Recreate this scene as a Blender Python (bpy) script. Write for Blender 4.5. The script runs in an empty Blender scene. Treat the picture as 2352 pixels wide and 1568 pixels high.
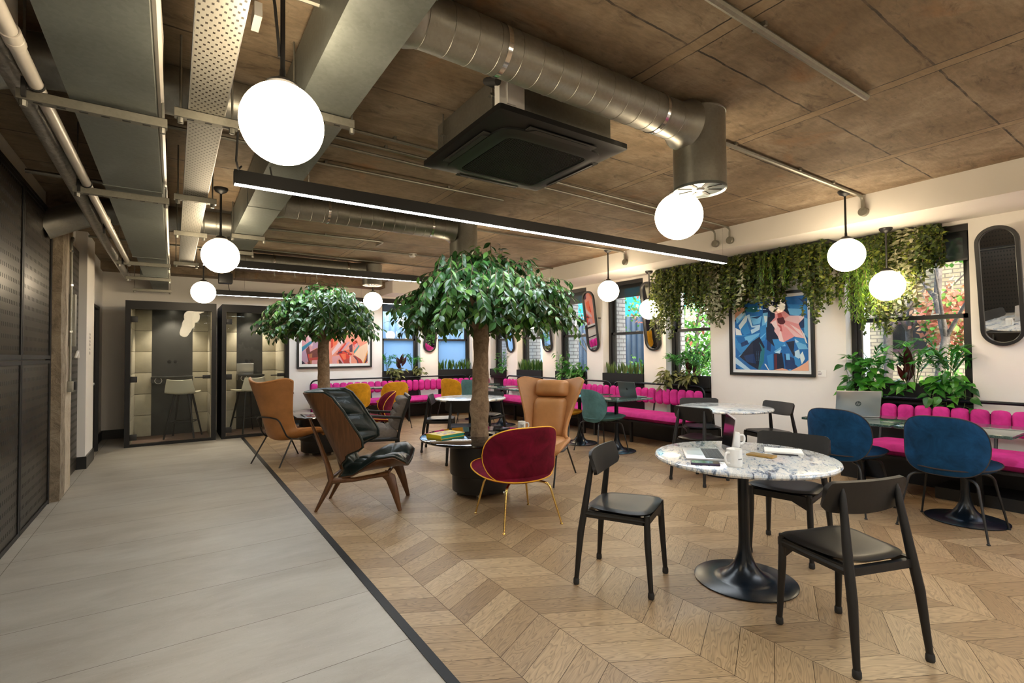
import bpy, bmesh, math, random
from mathutils import Vector, Matrix, noise
random.seed(7)
C = bpy.context.scene.collection
PI = math.pi
def R(d): return math.radians(d)

# ------------------------------------------------------------------ mesh building
class MB:
    """collects shapes in one bmesh and links them as ONE mesh object"""
    def __init__(s): s.bm = bmesh.new(); s.mi = 0; s.uv = None
    def face(s, pts):
        vs = [s.bm.verts.new(p) for p in pts]
        f = s.bm.faces.new(vs); f.material_index = s.mi; return f
    def box(s, lo, hi, rot=None, bev=0):
        x0, y0, z0 = lo; x1, y1, z1 = hi
        cs = [(x0,y0,z0),(x1,y0,z0),(x1,y1,z0),(x0,y1,z0),(x0,y0,z1),(x1,y0,z1),(x1,y1,z1),(x0,y1,z1)]
        if rot is not None: cs = [rot @ Vector(c) for c in cs]
        v = [s.bm.verts.new(c) for c in cs]
        fs = []
        for q in ((0,3,2,1),(4,5,6,7),(0,1,5,4),(1,2,6,5),(2,3,7,6),(3,0,4,7)):
            f = s.bm.faces.new([v[i] for i in q]); f.material_index = s.mi; fs.append(f)
        if bev:
            es = list({e for f in fs for e in f.edges})
            r = bmesh.ops.bevel(s.bm, geom=es, offset=bev, segments=2, affect='EDGES', profile=.6)
            for f in r['faces']: f.material_index = s.mi
        return s
    def boxc(s, c, d, rot=None, bev=0):
        M = None
        lo = [-d[i]/2 for i in range(3)]; hi = [d[i]/2 for i in range(3)]
        M = Matrix.Translation(c) @ (rot.to_4x4() if rot is not None else Matrix.Identity(4))
        return s.box(lo, hi, M, bev)
    def ring(s, pts): return [s.bm.verts.new(p) for p in pts]
    def bridge(s, a, b, closed=True):
        n = len(a)
        for i in range(n if closed else n-1):
            j = (i+1) % n
            f = s.bm.faces.new((a[i], a[j], b[j], b[i])); f.material_index = s.mi
    def cap(s, a, flip=False):
        f = s.bm.faces.new(list(reversed(a)) if flip else a); f.material_index = s.mi
    def tube(s, path, r, n=10, caps=True, closed=False, flat=1.0, up=None):
        """sweep a circle (or ellipse) along a path; r is a number or a list"""
        P = [Vector(p) for p in path]; m = len(P)
        if isinstance(r, (list, tuple)):
            rs = []
            for i in range(m):
                q = (len(r)-1)*i/max(1, m-1); j = min(int(q), len(r)-2); rs.append(r[j]+(r[j+1]-r[j])*(q-j))
        else: rs = [r]*m
        prev = None; rings = []
        for i, p in enumerate(P):
            if closed: t = (P[(i+1) % m] - P[i-1])
            else: t = P[min(i+1, m-1)] - P[max(i-1, 0)]
            t.normalize()
            if prev is None:
                u = Vector(up) if up else (Vector((0,0,1)) if abs(t.z) < .9 else Vector((1,0,0)))
                a = (u - t*u.dot(t)).normalized()
            else:
                a = (prev - t*prev.dot(t)).normalized()
            prev = a; b = t.cross(a)
            rings.append(s.ring([p + (a*math.cos(2*PI*k/n)*flat + b*math.sin(2*PI*k/n))*rs[i] for k in range(n)]))
        for i in range(m-1): s.bridge(rings[i], rings[i+1])
        if closed: s.bridge(rings[-1], rings[0])
        elif caps: s.cap(rings[0], True); s.cap(rings[-1])
        return s
    def lathe(s, prof, n=32, c=(0,0,0), ax='z', closed_ends=True):
        rings = []
        for (r, z) in prof:
            pts = []
            for k in range(n):
                a = 2*PI*k/n; q = (r*math.cos(a), r*math.sin(a), z)
                if ax == 'x': q = (q[2], q[0], q[1])
                if ax == 'y': q = (q[1], q[2], q[0])
                pts.append((c[0]+q[0], c[1]+q[1], c[2]+q[2]))
            rings.append(s.ring(pts))
        for i in range(len(rings)-1): s.bridge(rings[i], rings[i+1])
        if closed_ends: s.cap(rings[0], True); s.cap(rings[-1])
        return s
    def prism(s, poly, d, M=None):
        """poly in local xy extruded along local z by d, placed by matrix M"""
        M = M or Matrix.Identity(4)
        a = s.ring([M @ Vector((x, y, 0)) for x, y in poly]); b = s.ring([M @ Vector((x, y, d)) for x, y in poly])
        s.bridge(a, b); s.cap(a, True); s.cap(b); return s
    def sheet(s, f, nu, nv, t, tb=None):
        """thick sheet over f(u,v), u,v in 0..1; t = thickness function or number on the front side, tb on the back"""
        tf = t if callable(t) else (lambda u, v: t)
        tk = (tb if callable(tb) else (lambda u, v: tb)) if tb is not None else (lambda u, v: 0.0)
        F = []; B = []
        e = 1e-3
        for j in range(nv+1):
            fr = []; br = []
            for i in range(nu+1):
                u, v = i/nu, j/nv
                p = Vector(f(u, v))
                du = Vector(f(min(u+e,1), v)) - Vector(f(max(u-e,0), v)); dv = Vector(f(u, min(v+e,1))) - Vector(f(u, max(v-e,0)))
                nn = du.cross(dv)
                nn = nn.normalized() if nn.length > 1e-12 else Vector((0,0,1))
                fr.append(s.bm.verts.new(p + nn*tf(u, v))); br.append(s.bm.verts.new(p - nn*tk(u, v)))
            F.append(fr); B.append(br)
        def q(*v):
            f = s.bm.faces.new(v); f.material_index = s.mi
        for j in range(nv):
            for i in range(nu):
                q(F[j][i], F[j][i+1], F[j+1][i+1], F[j+1][i]); q(B[j][i], B[j+1][i], B[j+1][i+1], B[j][i+1])
        for j in range(nv):
            q(F[j][0], F[j+1][0], B[j+1][0], B[j][0]); q(F[j][nu], B[j][nu], B[j+1][nu], F[j+1][nu])
        for i in range(nu):
            q(F[0][i], B[0][i], B[0][i+1], F[0][i+1]); q(F[nv][i], F[nv][i+1], B[nv][i+1], B[nv][i])
        return s
    def pad(s, outline, fmap, tf, tb, nr=6, na=40, p=6, disp=None):
        """pillow: outline(a)->(x,y), fmap(x,y)->3D point, tf/tb = front/back puff"""
        rr = [0.0]+[((k+1)/nr)**.65 for k in range(nr)]
        e = 1e-3
        def nrm(x, y):
            du = Vector(fmap(x+e, y)) - Vector(fmap(x-e, y)); dv = Vector(fmap(x, y+e)) - Vector(fmap(x, y-e))
            n = du.cross(dv); return n.normalized()
        cx = cy = 0
        pts = [outline(2*PI*k/na) for k in range(na)]
        cx = sum(q[0] for q in pts)/na; cy = sum(q[1] for q in pts)/na
        def mk(r, k, sg):
            x = cx + (pts[k][0]-cx)*r; y = cy + (pts[k][1]-cy)*r
            h = math.sqrt(max(0, 1-r**p))
            d = disp(x, y) if (disp and sg > 0) else 0
            return Vector(fmap(x, y)) + nrm(x, y)*((tf*h + d*h) if sg > 0 else -tb*h)
        rim = s.ring([mk(1.0, k, 1) for k in range(na)])
        for sg in (1, -1):
            prev = rim
            for r in reversed(rr[1:-1]):
                cur = s.ring([mk(r, k, sg) for k in range(na)])
                if sg > 0: s.bridge(prev, cur)
                else: s.bridge(cur, prev)
                prev = cur
            c = s.bm.verts.new(mk(0, 0, sg))
            for k in range(na):
                a, b = prev[k], prev[(k+1) % na]
                f = s.bm.faces.new((a, b, c) if sg > 0 else (b, a, c)); f.material_index = s.mi
        return s
    def build(s, name, mats, parent=None, smooth=40, loc=None, rotz=0):
        me = bpy.data.meshes.new(name)
        bmesh.ops.recalc_face_normals(s.bm, faces=s.bm.faces[:])
        s.bm.to_mesh(me); s.bm.free()
        if not isinstance(mats, (list, tuple)): mats = [mats]
        for m in mats: me.materials.append(m)
        if smooth:
            for p in me.polygons: p.use_smooth = True
            me.set_sharp_from_angle(angle=R(smooth))
        o = bpy.data.objects.new(name, me); C.objects.link(o)
        if parent is not None: o.parent = parent
        if loc is not None: o.location = loc
        if rotz: o.rotation_euler = (0, 0, rotz)
        return o

def tag(o, label=None, cat=None, group=None, kind=None):
    if label: o['label'] = label
    if cat: o['category'] = cat
    if group: o['group'] = group
    if kind: o['kind'] = kind
    return o
def thing(name, label, cat, loc=(0,0,0), rotz=0, group=None):
    o = bpy.data.objects.new(name, None); C.objects.link(o)
    o.empty_display_size = .1
    o.location = loc; o.rotation_euler = (0, 0, rotz)
    return tag(o, label, cat, group)
def struct(name, mb, m, smooth=0): return tag(mb.build(name, m, None, smooth), kind='structure')
def kids(o): return [c for c in o.children]
def dup(root, loc, rotz=0, label=None, group=None):
    r = root.copy(); C.objects.link(r); r.location = loc; r.rotation_euler = (0, 0, rotz)
    if label: r['label'] = label
    if group: r['group'] = group
    for ch in kids(root):
        c = ch.copy(); C.objects.link(c); c.parent = r
        for g in kids(ch):
            d = g.copy(); C.objects.link(d); d.parent = c
    return r
def B(lo, hi, bev=0): return MB().box(lo, hi, None, bev)
def arc(c, r, a0, a1, n, plane='xy'):
    out = []
    for k in range(n+1):
        a = R(a0+(a1-a0)*k/n); u, v = r*math.cos(a), r*math.sin(a)
        if plane == 'xy': out.append((c[0]+u, c[1]+v, c[2]))
        elif plane == 'xz': out.append((c[0]+u, c[1], c[2]+v))
        else: out.append((c[0], c[1]+u, c[2]+v))
    return out
def fillet(path, r, n=5):
    """round the inner corners of a polyline"""
    P = [Vector(p) for p in path]; out = [P[0]]
    for i in range(1, len(P)-1):
        a, b, c = P[i-1], P[i], P[i+1]
        d1 = (a-b); d2 = (c-b); rr = min(r, d1.length*.49, d2.length*.49)
        p1 = b + d1.normalized()*rr; p2 = b + d2.normalized()*rr
        for k in range(n+1):
            t = k/n; out.append(p1*(1-t)**2 + b*2*t*(1-t) + p2*t*t)
    out.append(P[-1]); return out
def superell(a, b, n):
    def f(t):
        c, s_ = math.cos(t), math.sin(t)
        return (a*math.copysign(abs(c)**(2/n), c), b*math.copysign(abs(s_)**(2/n), s_))
    return f

# ------------------------------------------------------------------ materials
def nd(nt, t, **kw):
    n = nt.nodes.new(t)
    for k, v in kw.items():
        if k in n.inputs: n.inputs[k].default_value = v
        else: setattr(n, k, v)
    return n
def col4(c): return (c[0], c[1], c[2], 1.0)
def ramp(nt, fac, stops):
    r = nt.nodes.new('ShaderNodeValToRGB')
    el = r.color_ramp.elements
    while len(el) < len(stops): el.new(.5)
    for e, (p, c) in zip(el, stops): e.position = p; e.color = col4(c)
    nt.links.new(fac, r.inputs['Fac']); return r.outputs['Color']
def math2(nt, op, a, b=None, c=None):
    n = nt.nodes.new('ShaderNodeMath'); n.operation = op
    for i, v in enumerate((a, b, c)):
        if v is None: continue
        if isinstance(v, (int, float)): n.inputs[i].default_value = v
        else: nt.links.new(v, n.inputs[i])
    return n.outputs[0]
def newmat(name):
    m = bpy.data.materials.new(name); m.use_nodes = True
    nt = m.node_tree; p = nt.nodes['Principled BSDF']
    return m, nt, p
def mix(nt, fac, a, b, mode='MIX'):
    n = nt.nodes.new('ShaderNodeMix'); n.data_type = 'RGBA'; n.blend_type = mode
    def put(sock, v):
        if isinstance(v, tuple): sock.default_value = col4(v)
        elif isinstance(v, (int, float)): sock.default_value = v
        else: nt.links.new(v, sock)
    put(n.inputs[0], fac); put(n.inputs[6], a); put(n.inputs[7], b)
    return n.outputs[2]
def coords(nt, kind='Object', scale=None):
    tc = nt.nodes.new('ShaderNodeTexCoord')
    if scale is None: return tc.outputs[kind]
    mp = nt.nodes.new('ShaderNodeMapping'); mp.inputs['Scale'].default_value = scale
    nt.links.new(tc.outputs[kind], mp.inputs['Vector']); return mp.outputs[0]
def noisef(nt, vec, scale, detail=4, rough=.55, dist=0):
    n = nd(nt, 'ShaderNodeTexNoise', Scale=scale, Detail=detail, Roughness=rough, Distortion=dist)
    nt.links.new(vec, n.inputs['Vector']); return n.outputs['Fac']
def bump(nt, p, h, strength=.2, dist=.01):
    b = nd(nt, 'ShaderNodeBump', Strength=strength, Distance=dist)
    nt.links.new(h, b.inputs['Height']); nt.links.new(b.outputs[0], p.inputs['Normal'])
def mat(name, c, rough=.5, metal=0, var=0, vs=8, bs=0, bscale=80, bd=.004, sheen=0, spec=.5, coat=0, scl=(1,1,1), rv=0):
    m, nt, p = newmat(name)
    p.inputs['Base Color'].default_value = col4(c); p.inputs['Roughness'].default_value = rough
    p.inputs['Metallic'].default_value = metal; p.inputs['Specular IOR Level'].default_value = spec
    if coat: p.inputs['Coat Weight'].default_value = coat; p.inputs['Coat Roughness'].default_value = .15
    if sheen:
        p.inputs['Sheen Weight'].default_value = sheen; p.inputs['Sheen Roughness'].default_value = .35
        p.inputs['Sheen Tint'].default_value = col4([min(1, x*2.2+.08) for x in c])
    if var or rv or bs: v = coords(nt, 'Object', scl)
    if var or rv:
        f = noisef(nt, v, vs, 5)
        if var:
            a = tuple(x*(1-var) for x in c); b = tuple(min(1, x*(1+var)) for x in c)
            nt.links.new(ramp(nt, f, [(.3, a), (.7, b)]), p.inputs['Base Color'])
        if rv:
            nt.links.new(math2(nt, 'MULTIPLY_ADD', f, rv, rough-rv/2), p.inputs['Roughness'])
    if bs: bump(nt, p, noisef(nt, v, bscale, 3), bs, bd)
    return m
def emit(name, c, s):
    m, nt, p = newmat(name)
    p.inputs['Base Color'].default_value = col4((.8,.8,.8)); p.inputs['Emission Color'].default_value = col4(c)
    p.inputs['Emission Strength'].default_value = s; return m
def glassmat(name, tint=(1,1,1), ior=1.5, rough=0.0, frost=None, base=.03):
    """thin pane: transparent with a fresnel reflection; frost = share of diffuse film"""
    m, nt, p = newmat(name); nt.nodes.remove(p)
    out = [n for n in nt.nodes if n.type == 'OUTPUT_MATERIAL'][0]
    tr = nd(nt, 'ShaderNodeBsdfTransparent'); tr.inputs[0].default_value = col4(tint)
    gl = nd(nt, 'ShaderNodeBsdfGlossy', Roughness=rough); gl.inputs[0].default_value = (1,1,1,1)
    lw = nd(nt, 'ShaderNodeLayerWeight', Blend=.5)
    f = math2(nt, 'MULTIPLY_ADD', math2(nt, 'POWER', lw.outputs['Facing'], 4.0), .85, base)
    mx = nd(nt, 'ShaderNodeMixShader'); nt.links.new(f, mx.inputs[0]); nt.links.new(tr.outputs[0], mx.inputs[1]); nt.links.new(gl.outputs[0], mx.inputs[2])
    last = mx
    if frost:
        tl = nd(nt, 'ShaderNodeBsdfTranslucent'); tl.inputs[0].default_value = col4(frost[1])
        m2 = nd(nt, 'ShaderNodeMixShader'); m2.inputs[0].default_value = frost[0]
        nt.links.new(mx.outputs[0], m2.inputs[1]); nt.links.new(tl.outputs[0], m2.inputs[2]); last = m2
    nt.links.new(last.outputs[0], out.inputs[0]); return m
# ------------------------------------------------------------------ named materials
M = {}
M['wall'] = mat('white_paint', (.80,.77,.73), .75, var=.02, vs=3)
M['frame_white'] = mat('white_gloss', (.82,.84,.86), .4)
M['black_metal'] = mat('black_powder_coat', (.012,.012,.013), .42)
M['black_gloss'] = mat('black_gloss_metal', (.003,.007,.013), .27, spec=.4)
M['charcoal'] = mat('charcoal_metal', (.011,.011,.012), .5, spec=.35)
M['skirting'] = mat('black_skirting_paint', (.012,.013,.014), .35)
M['rubber'] = mat('rubber', (.02,.02,.02), .7)
M['panel'] = None
M['white_plastic'] = mat('white_plastic', (.75,.74,.71), .35)
M['pipe_white'] = mat('white_pvc', (.66,.62,.56), .35, var=.06)
M['brass'] = mat('polished_brass', (.80,.55,.18), .22, metal=1)
M['chrome'] = mat('chrome', (.75,.75,.75), .15, metal=1)
M['alu'] = mat('aluminium', (.62,.62,.63), .32, metal=.9)
M['alu_dark'] = mat('space_grey_aluminium', (.14,.16,.165), .35, metal=.7)
M['screen'] = mat('dark_screen', (.01,.01,.012), .08)
M['key'] = mat('black_keys', (.02,.02,.022), .5)
M['ceramic'] = mat('white_ceramic', (.82,.82,.80), .15, coat=.4)
M['ink'] = mat('dark_print', (.02,.02,.025), .6)
M['paper'] = mat('white_paper', (.85,.84,.81), .7)
M['art_mat'] = mat('white_mount_board', (.85,.85,.83), .8)
def galv(name, base, rough):
    m, nt, p = newmat(name)
    v = coords(nt, 'Object')
    vo = nd(nt, 'ShaderNodeTexVoronoi', Scale=70.0); nt.links.new(v, vo.inputs['Vector'])
    f = noisef(nt, v, 5, 4)
    c1 = ramp(nt, vo.outputs['Color'], [(.1, tuple(x*.94 for x in base)), (.9, tuple(x*1.05 for x in base))])
    c2 = ramp(nt, f, [(.3, (.82,.82,.80)), (.7, (1.0,1.0,1.0))])
    nt.links.new(mix(nt, 1.0, c1, c2, 'MULTIPLY'), p.inputs['Base Color'])
    p.inputs['Metallic'].default_value = .85
    nt.links.new(math2(nt, 'MULTIPLY_ADD', f, .25, rough-.12), p.inputs['Roughness'])
    return m
M['galv'] = galv('galvanised_steel', (.33,.325,.295), .42)
M['galv_flat'] = galv('galvanised_sheet', (.27,.295,.28), .5)
M['galv_old'] = galv('weathered_conduit', (.30,.29,.25), .48)
M['foil'] = mat('foil_insulation', (.42,.40,.37), .38, metal=.75, var=.25, vs=25, bs=.8, bscale=30, bd=.01)
M['globe'] = emit('opal_glass_lit', (1.0,.80,.53), 24.0)
M['tubelight'] = emit('led_diffuser', (.84,.93,1.0), 60.0)
M['downlight'] = emit('downlight_lens', (1.0,.86,.62), 30.0)
M['glass'] = glassmat('window_glass', base=.02)
M['pod_glass'] = glassmat('booth_glass', (.93,.95,.94), base=.012)
M['frosted'] = glassmat('frosted_film_glass', (.8,.9,1.0), frost=(.78, (.86,.93,.98)))
M['blind'] = glassmat('dark_mesh_blind', (.20,.22,.22), rough=.5, frost=(.25,(.12,.13,.13)))
M['mirror'] = mat('mirror_glass', (.93,.93,.92), .015, metal=1)
M['picture_glass'] = glassmat('picture_glass', base=.010)

def velvet(name, c, dark=.55):
    m, nt, p = newmat(name)
    v = coords(nt, 'Object')
    f = noisef(nt, v, 7, 4, .6, .8)
    a = tuple(x*dark for x in c); b = tuple(min(1, x*1.25) for x in c)
    nt.links.new(ramp(nt, f, [(.32, a), (.7, b)]), p.inputs['Base Color'])
    p.inputs['Roughness'].default_value = .85; p.inputs['Specular IOR Level'].default_value = .2
    p.inputs['Sheen Weight'].default_value = .35; p.inputs['Sheen Roughness'].default_value = .3
    p.inputs['Sheen Tint'].default_value = col4([min(1, x*1.6+.03) for x in c])
    bump(nt, p, noisef(nt, v, 350, 2), .15, .002)
    return m
M['vel_red'] = velvet('burgundy_velvet', (.155,.004,.022))
M['vel_blue'] = velvet('navy_blue_velvet', (.006,.050,.13))
M['vel_yellow'] = velvet('mustard_velvet', (.58,.27,.012), .7)
M['vel_teal'] = velvet('teal_velvet', (.082,.185,.190), .75)
M['vel_pink'] = velvet('magenta_velvet', (.47,.028,.215), .80)
M['pipe_yellow'] = mat('yellow_piping', (.75,.38,.02), .6)
M['pipe_black'] = mat('dark_piping', (.03,.02,.02), .7)
M['pipe_teal'] = mat('teal_piping', (.06,.16,.17), .7)
M['lea_tan'] = mat('tan_leather', (.43,.185,.055), .42, var=.18, vs=6, bs=.25, bscale=140, bd=.002)
M['lea_tan2'] = mat('camel_leather', (.47,.225,.085), .45, var=.14, vs=6, bs=.25, bscale=140, bd=.002)
M['lea_green'] = mat('dark_green_leather', (.009,.015,.013), .36, spec=.38, var=.3, vs=9, bs=.5, bscale=28, bd=.006)
M['lea_black'] = mat('black_leather', (.006,.006,.007), .36, spec=.2, var=.2, vs=10, bs=.15, bscale=180, bd=.001)
M['fab_grey'] = mat('grey_wool', (.150,.132,.120), .9, var=.12, vs=30, bs=.4, bscale=400, bd=.001, sheen=.2)
M['fab_cream'] = mat('cream_plastic_shell', (.66,.63,.53), .5)
M['carpet'] = mat('brown_carpet', (.20,.13,.105), .95, var=.25, vs=120, bs=.5, bscale=300, bd=.003)
M['felt_panel'] = mat('cream_felt_panel', (.50,.46,.37), .9, var=.08, vs=10, bs=.2, bscale=250, bd=.002)
M['board_dark'] = mat('dark_grey_panel', (.030,.030,.030), .40, var=.25, vs=8)

def woodmat(name, c, dark, scale=(1,1,1), rough=.45, ws=9, stretch=.07, axis='z'):
    m, nt, p = newmat(name)
    sc = {'x': (stretch,1,1), 'y': (1,stretch,1), 'z': (1,1,stretch)}[axis]
    v = coords(nt, 'Object', tuple(a*b for a, b in zip(sc, scale)))
    f = noisef(nt, v, ws*8, 6, .65, .4); g = noisef(nt, v, ws*1.6, 3, .5, 1.2)
    h = math2(nt, 'MULTIPLY_ADD', g, .5, math2(nt, 'MULTIPLY', f, .5))
    nt.links.new(ramp(nt, h, [(.33, dark), (.62, c)]), p.inputs['Base Color'])
    p.inputs['Roughness'].default_value = rough
    bump(nt, p, f, .12, .002)
    return m
M['wood_black'] = woodmat('black_stained_wood', (.008,.008,.0085), (.003,.003,.0034), rough=.5)
M['walnut'] = woodmat('walnut_veneer', (.150,.062,.022), (.062,.024,.008), rough=.38)

def marble(name, base, vein, scale=5, rough=.12, sharp=(.46,.5,.54), amt=1, aniso=(1,1,1)):
    m, nt, p = newmat(name)
    v = coords(nt, 'Object', aniso)
    n1 = nd(nt, 'ShaderNodeTexNoise', Scale=scale, Detail=6, Roughness=.62, Distortion=1.6); nt.links.new(v, n1.inputs['Vector'])
    n2 = noisef(nt, v, scale*.6, 3)
    # veins where the distorted noise crosses the middle value
    d = math2(nt, 'ABSOLUTE', math2(nt, 'SUBTRACT', n1.outputs['Fac'], .5))
    k = math2(nt, 'MULTIPLY', math2(nt, 'SUBTRACT', 1.0, math2(nt, 'MINIMUM', math2(nt, 'DIVIDE', d, sharp[2]-.5), 1.0)), ramp(nt, n2, [(.35, (0,0,0)), (.6, (1,1,1))]))
    nt.links.new(mix(nt, math2(nt, 'MULTIPLY', k, amt), base, vein), p.inputs['Base Color'])
    p.inputs['Roughness'].default_value = rough; p.inputs['Coat Weight'].default_value = .4; p.inputs['Coat Roughness'].default_value = .04
    return m
def streaked_marble():
    m, nt, p = newmat('white_marble')
    v = coords(nt, 'Object', (1.0,2.7,1.0))
    a = noisef(nt, v, 12, 7, .66, .7); b = noisef(nt, v, 3.6, 4, .6, .5); c = noisef(nt, coords(nt, 'Object'), 38, 4, .6)
    s = math2(nt, 'MULTIPLY_ADD', b, .35, math2(nt, 'MULTIPLY', a, .65))
    base = ramp(nt, s, [(.30, (.80,.79,.74)), (.50, (.74,.745,.72)), (.545, (.46,.52,.60)), (.585, (.13,.17,.24)), (.63, (.055,.07,.10))])
    thin = math2(nt, 'LESS_THAN', math2(nt, 'ABSOLUTE', math2(nt, 'SUBTRACT', a, .47)), .012)
    base = mix(nt, math2(nt, 'MULTIPLY', thin, .55), base, (.22,.26,.32))
    nt.links.new(base, p.inputs['Base Color'])
    p.inputs['Roughness'].default_value = .16; p.inputs['Coat Weight'].default_value = .3; p.inputs['Coat Roughness'].default_value = .04
    return m
M['marble_white'] = streaked_marble()
M['marble_green'] = marble('green_marble', (.035,.068,.062), (.15,.24,.22), 12, .1, (.4,.5,.545), .8, (1,2,1))
M['marble_black'] = marble('black_marble', (.006,.007,.008), (.40,.38,.36), 2.2, .06, (.4,.5,.506), .7)

# perforated steel cladding: rows of upright slots, dark behind
def perforated():
    m, nt, p = newmat('perforated_steel')
    g = nd(nt, 'ShaderNodeSeparateXYZ'); nt.links.new(coords(nt, 'Object'), g.inputs[0])
    def cell(sock, pitch, off=0.0):
        return math2(nt, 'FRACT', math2(nt, 'ADD', math2(nt, 'DIVIDE', sock, pitch), off))
    fy = cell(g.outputs['Y'], .046); fz = cell(g.outputs['Z'], .082)
    def band(f, lo, hi): return math2(nt, 'MULTIPLY', math2(nt, 'GREATER_THAN', f, lo), math2(nt, 'LESS_THAN', f, hi))
    hole = math2(nt, 'MULTIPLY', band(fy, .33, .67), band(fz, .30, .66))
    # no holes close to the panel edges: generated coordinates
    gg = nd(nt, 'ShaderNodeSeparateXYZ'); nt.links.new(coords(nt, 'Generated'), gg.inputs[0])
    hole = math2(nt, 'MULTIPLY', hole, math2(nt, 'MULTIPLY', band(gg.outputs['Y'], .03, .97), band(gg.outputs['Z'], .03, .975)))
    f = noisef(nt, coords(nt, 'Object'), 1.6, 3)
    base = ramp(nt, f, [(.3, (.022,.018,.014)), (.7, (.036,.029,.022))])
    nt.links.new(mix(nt, hole, base, (.004,.005,.007)), p.inputs['Base Color'])
    p.inputs['Metallic'].default_value = .35
    nt.links.new(math2(nt, 'MULTIPLY_ADD', hole, .4, .36), p.inputs['Roughness'])
    bump(nt, p, math2(nt, 'SUBTRACT', 1.0, hole), .8, .004)
    return m
M['panel'] = perforated()

def tray_mat():
    m, nt, p = newmat('perforated_cable_tray')
    g = nd(nt, 'ShaderNodeSeparateXYZ'); nt.links.new(coords(nt, 'Object'), g.inputs[0])
    row = math2(nt, 'DIVIDE', g.outputs['Y'], .025)
    par = math2(nt, 'MULTIPLY', math2(nt, 'MODULO', math2(nt, 'FLOOR', math2(nt, 'ADD', row, 400)), 2.0), .5)
    fx = math2(nt, 'FRACT', math2(nt, 'ADD', math2(nt, 'DIVIDE', g.outputs['X'], .026), math2(nt, 'ADD', par, 100)))
    fy = math2(nt, 'FRACT', math2(nt, 'ADD', row, 400))
    def band(f, lo, hi): return math2(nt, 'MULTIPLY', math2(nt, 'GREATER_THAN', f, lo), math2(nt, 'LESS_THAN', f, hi))
    hole = math2(nt, 'MULTIPLY', band(fx, .34, .66), band(fy, .22, .72))
    nt.links.new(mix(nt, hole, (.31,.30,.265), (.018,.013,.009)), p.inputs['Base Color'])
    nt.links.new(math2(nt, 'MULTIPLY_ADD', hole, -.6, .6), p.inputs['Metallic'])
    p.inputs['Roughness'].default_value = .5
    return m
M['tray'] = tray_mat()

# board-marked concrete soffit with panel joints, timber strips and stains
def concrete_ceiling():
    m, nt, p = newmat('stained_concrete_soffit')
    v = coords(nt, 'Object')
    g = nd(nt, 'ShaderNodeSeparateXYZ'); nt.links.new(v, g.inputs[0])
    X, Y = g.outputs['X'], g.outputs['Y']
    vg = coords(nt, 'Object', (1,.16,1)); vs_ = coords(nt, 'Object', (.35,1,1))
    big = noisef(nt, v, .75, 4, .6, .6); mid = noisef(nt, v, 3.2, 6, .65, .5); fine = noisef(nt, coords(nt, 'Object', (.4,1.6,1)), 26, 5, .7)
    streak = noisef(nt, vs_, 9, 6, .72, .9)
    base = ramp(nt, mid, [(.28, (.145,.100,.058)), (.50, (.245,.185,.122)), (.72, (.36,.29,.205))])
    base = mix(nt, math2(nt, 'MULTIPLY', ramp(nt, big, [(.42, (0,0,0)), (.62, (1,1,1))]), .62), base, (.17,.115,.062), 'MIX')
    base = mix(nt, .55, base, ramp(nt, fine, [(.3, (.62,.6,.57)), (.62, (1.12,1.1,1.06))]), 'MULTIPLY')
    dirt = ramp(nt, streak, [(.56, (0,0,0)), (.72, (1,1,1))])
    base = mix(nt, math2(nt, 'MULTIPLY', dirt, .78), base, (.060,.038,.022))
    spots = ramp(nt, noisef(nt, coords(nt, 'Object', (.6,1.3,1)), 13, 5, .75, .8), [(.60, (0,0,0)), (.72, (1,1,1))])
    base = mix(nt, math2(nt, 'MULTIPLY', spots, .55), base, (.052,.034,.022))
    rust = ramp(nt, noisef(nt, v, 1.3, 5, .6, 1.0), [(.60, (0,0,0)), (.72, (1,1,1))])
    base = mix(nt, math2(nt, 'MULTIPLY', rust, .38), base, (.33,.135,.03))
    wob = math2(nt, 'MULTIPLY_ADD', noisef(nt, v, 7, 4), .022, -.011)
    def line(sock, pitch, off, w):
        t = math2(nt, 'ADD', math2(nt, 'DIVIDE', math2(nt, 'ADD', sock, wob), pitch), 50-off/pitch)
        d = math2(nt, 'ABSOLUTE', math2(nt, 'SUBTRACT', math2(nt, 'FRACT', math2(nt, 'ADD', t, .5)), .5))
        return math2(nt, 'LESS_THAN', d, w/pitch/2)
    l1 = line(X, 1.29, 3.435, .010); l2 = line(X, 1.29, 3.52, .008)
    strip = line(X, 1.29, 3.478, .085)
    l3 = math2(nt, 'MULTIPLY', line(Y, .632, .915, .011), math2(nt, 'SUBTRACT', 1.0, strip))
    base = mix(nt, math2(nt, 'MULTIPLY', strip, .25), base, (.36,.26,.14))
    lines = math2(nt, 'MAXIMUM', math2(nt, 'MAXIMUM', l1, l2), l3)
    lines = math2(nt, 'MULTIPLY', lines, ramp(nt, noisef(nt, v, 4.5, 4), [(.34, (.25,.25,.25)), (.54, (1,1,1))]))
    nt.links.new(mix(nt, lines, base, (.035,.026,.019)), p.inputs['Base Color'])
    p.inputs['Roughness'].default_value = .82
    h = math2(nt, 'SUBTRACT', math2(nt, 'MULTIPLY', fine, .5), lines)
    bump(nt, p, h, .5, .012)
    return m
M['concrete'] = concrete_ceiling()
def concrete_col(name, a, b, c2, sc=9):
    m, nt, p = newmat(name)
    v = coords(nt, 'Object')
    f = noisef(nt, v, sc, 7, .7, .5); g = noisef(nt, v, sc*.3, 3)
    base = ramp(nt, f, [(.3, a), (.55, b), (.75, c2)])
    nt.links.new(mix(nt, .4, base, ramp(nt, g, [(.3, (.6,.5,.4)), (.7, (1.1,1.05,1.0))]), 'MULTIPLY'), p.inputs['Base Color'])
    p.inputs['Roughness'].default_value = .9
    bump(nt, p, f, .9, .03)
    return m
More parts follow.
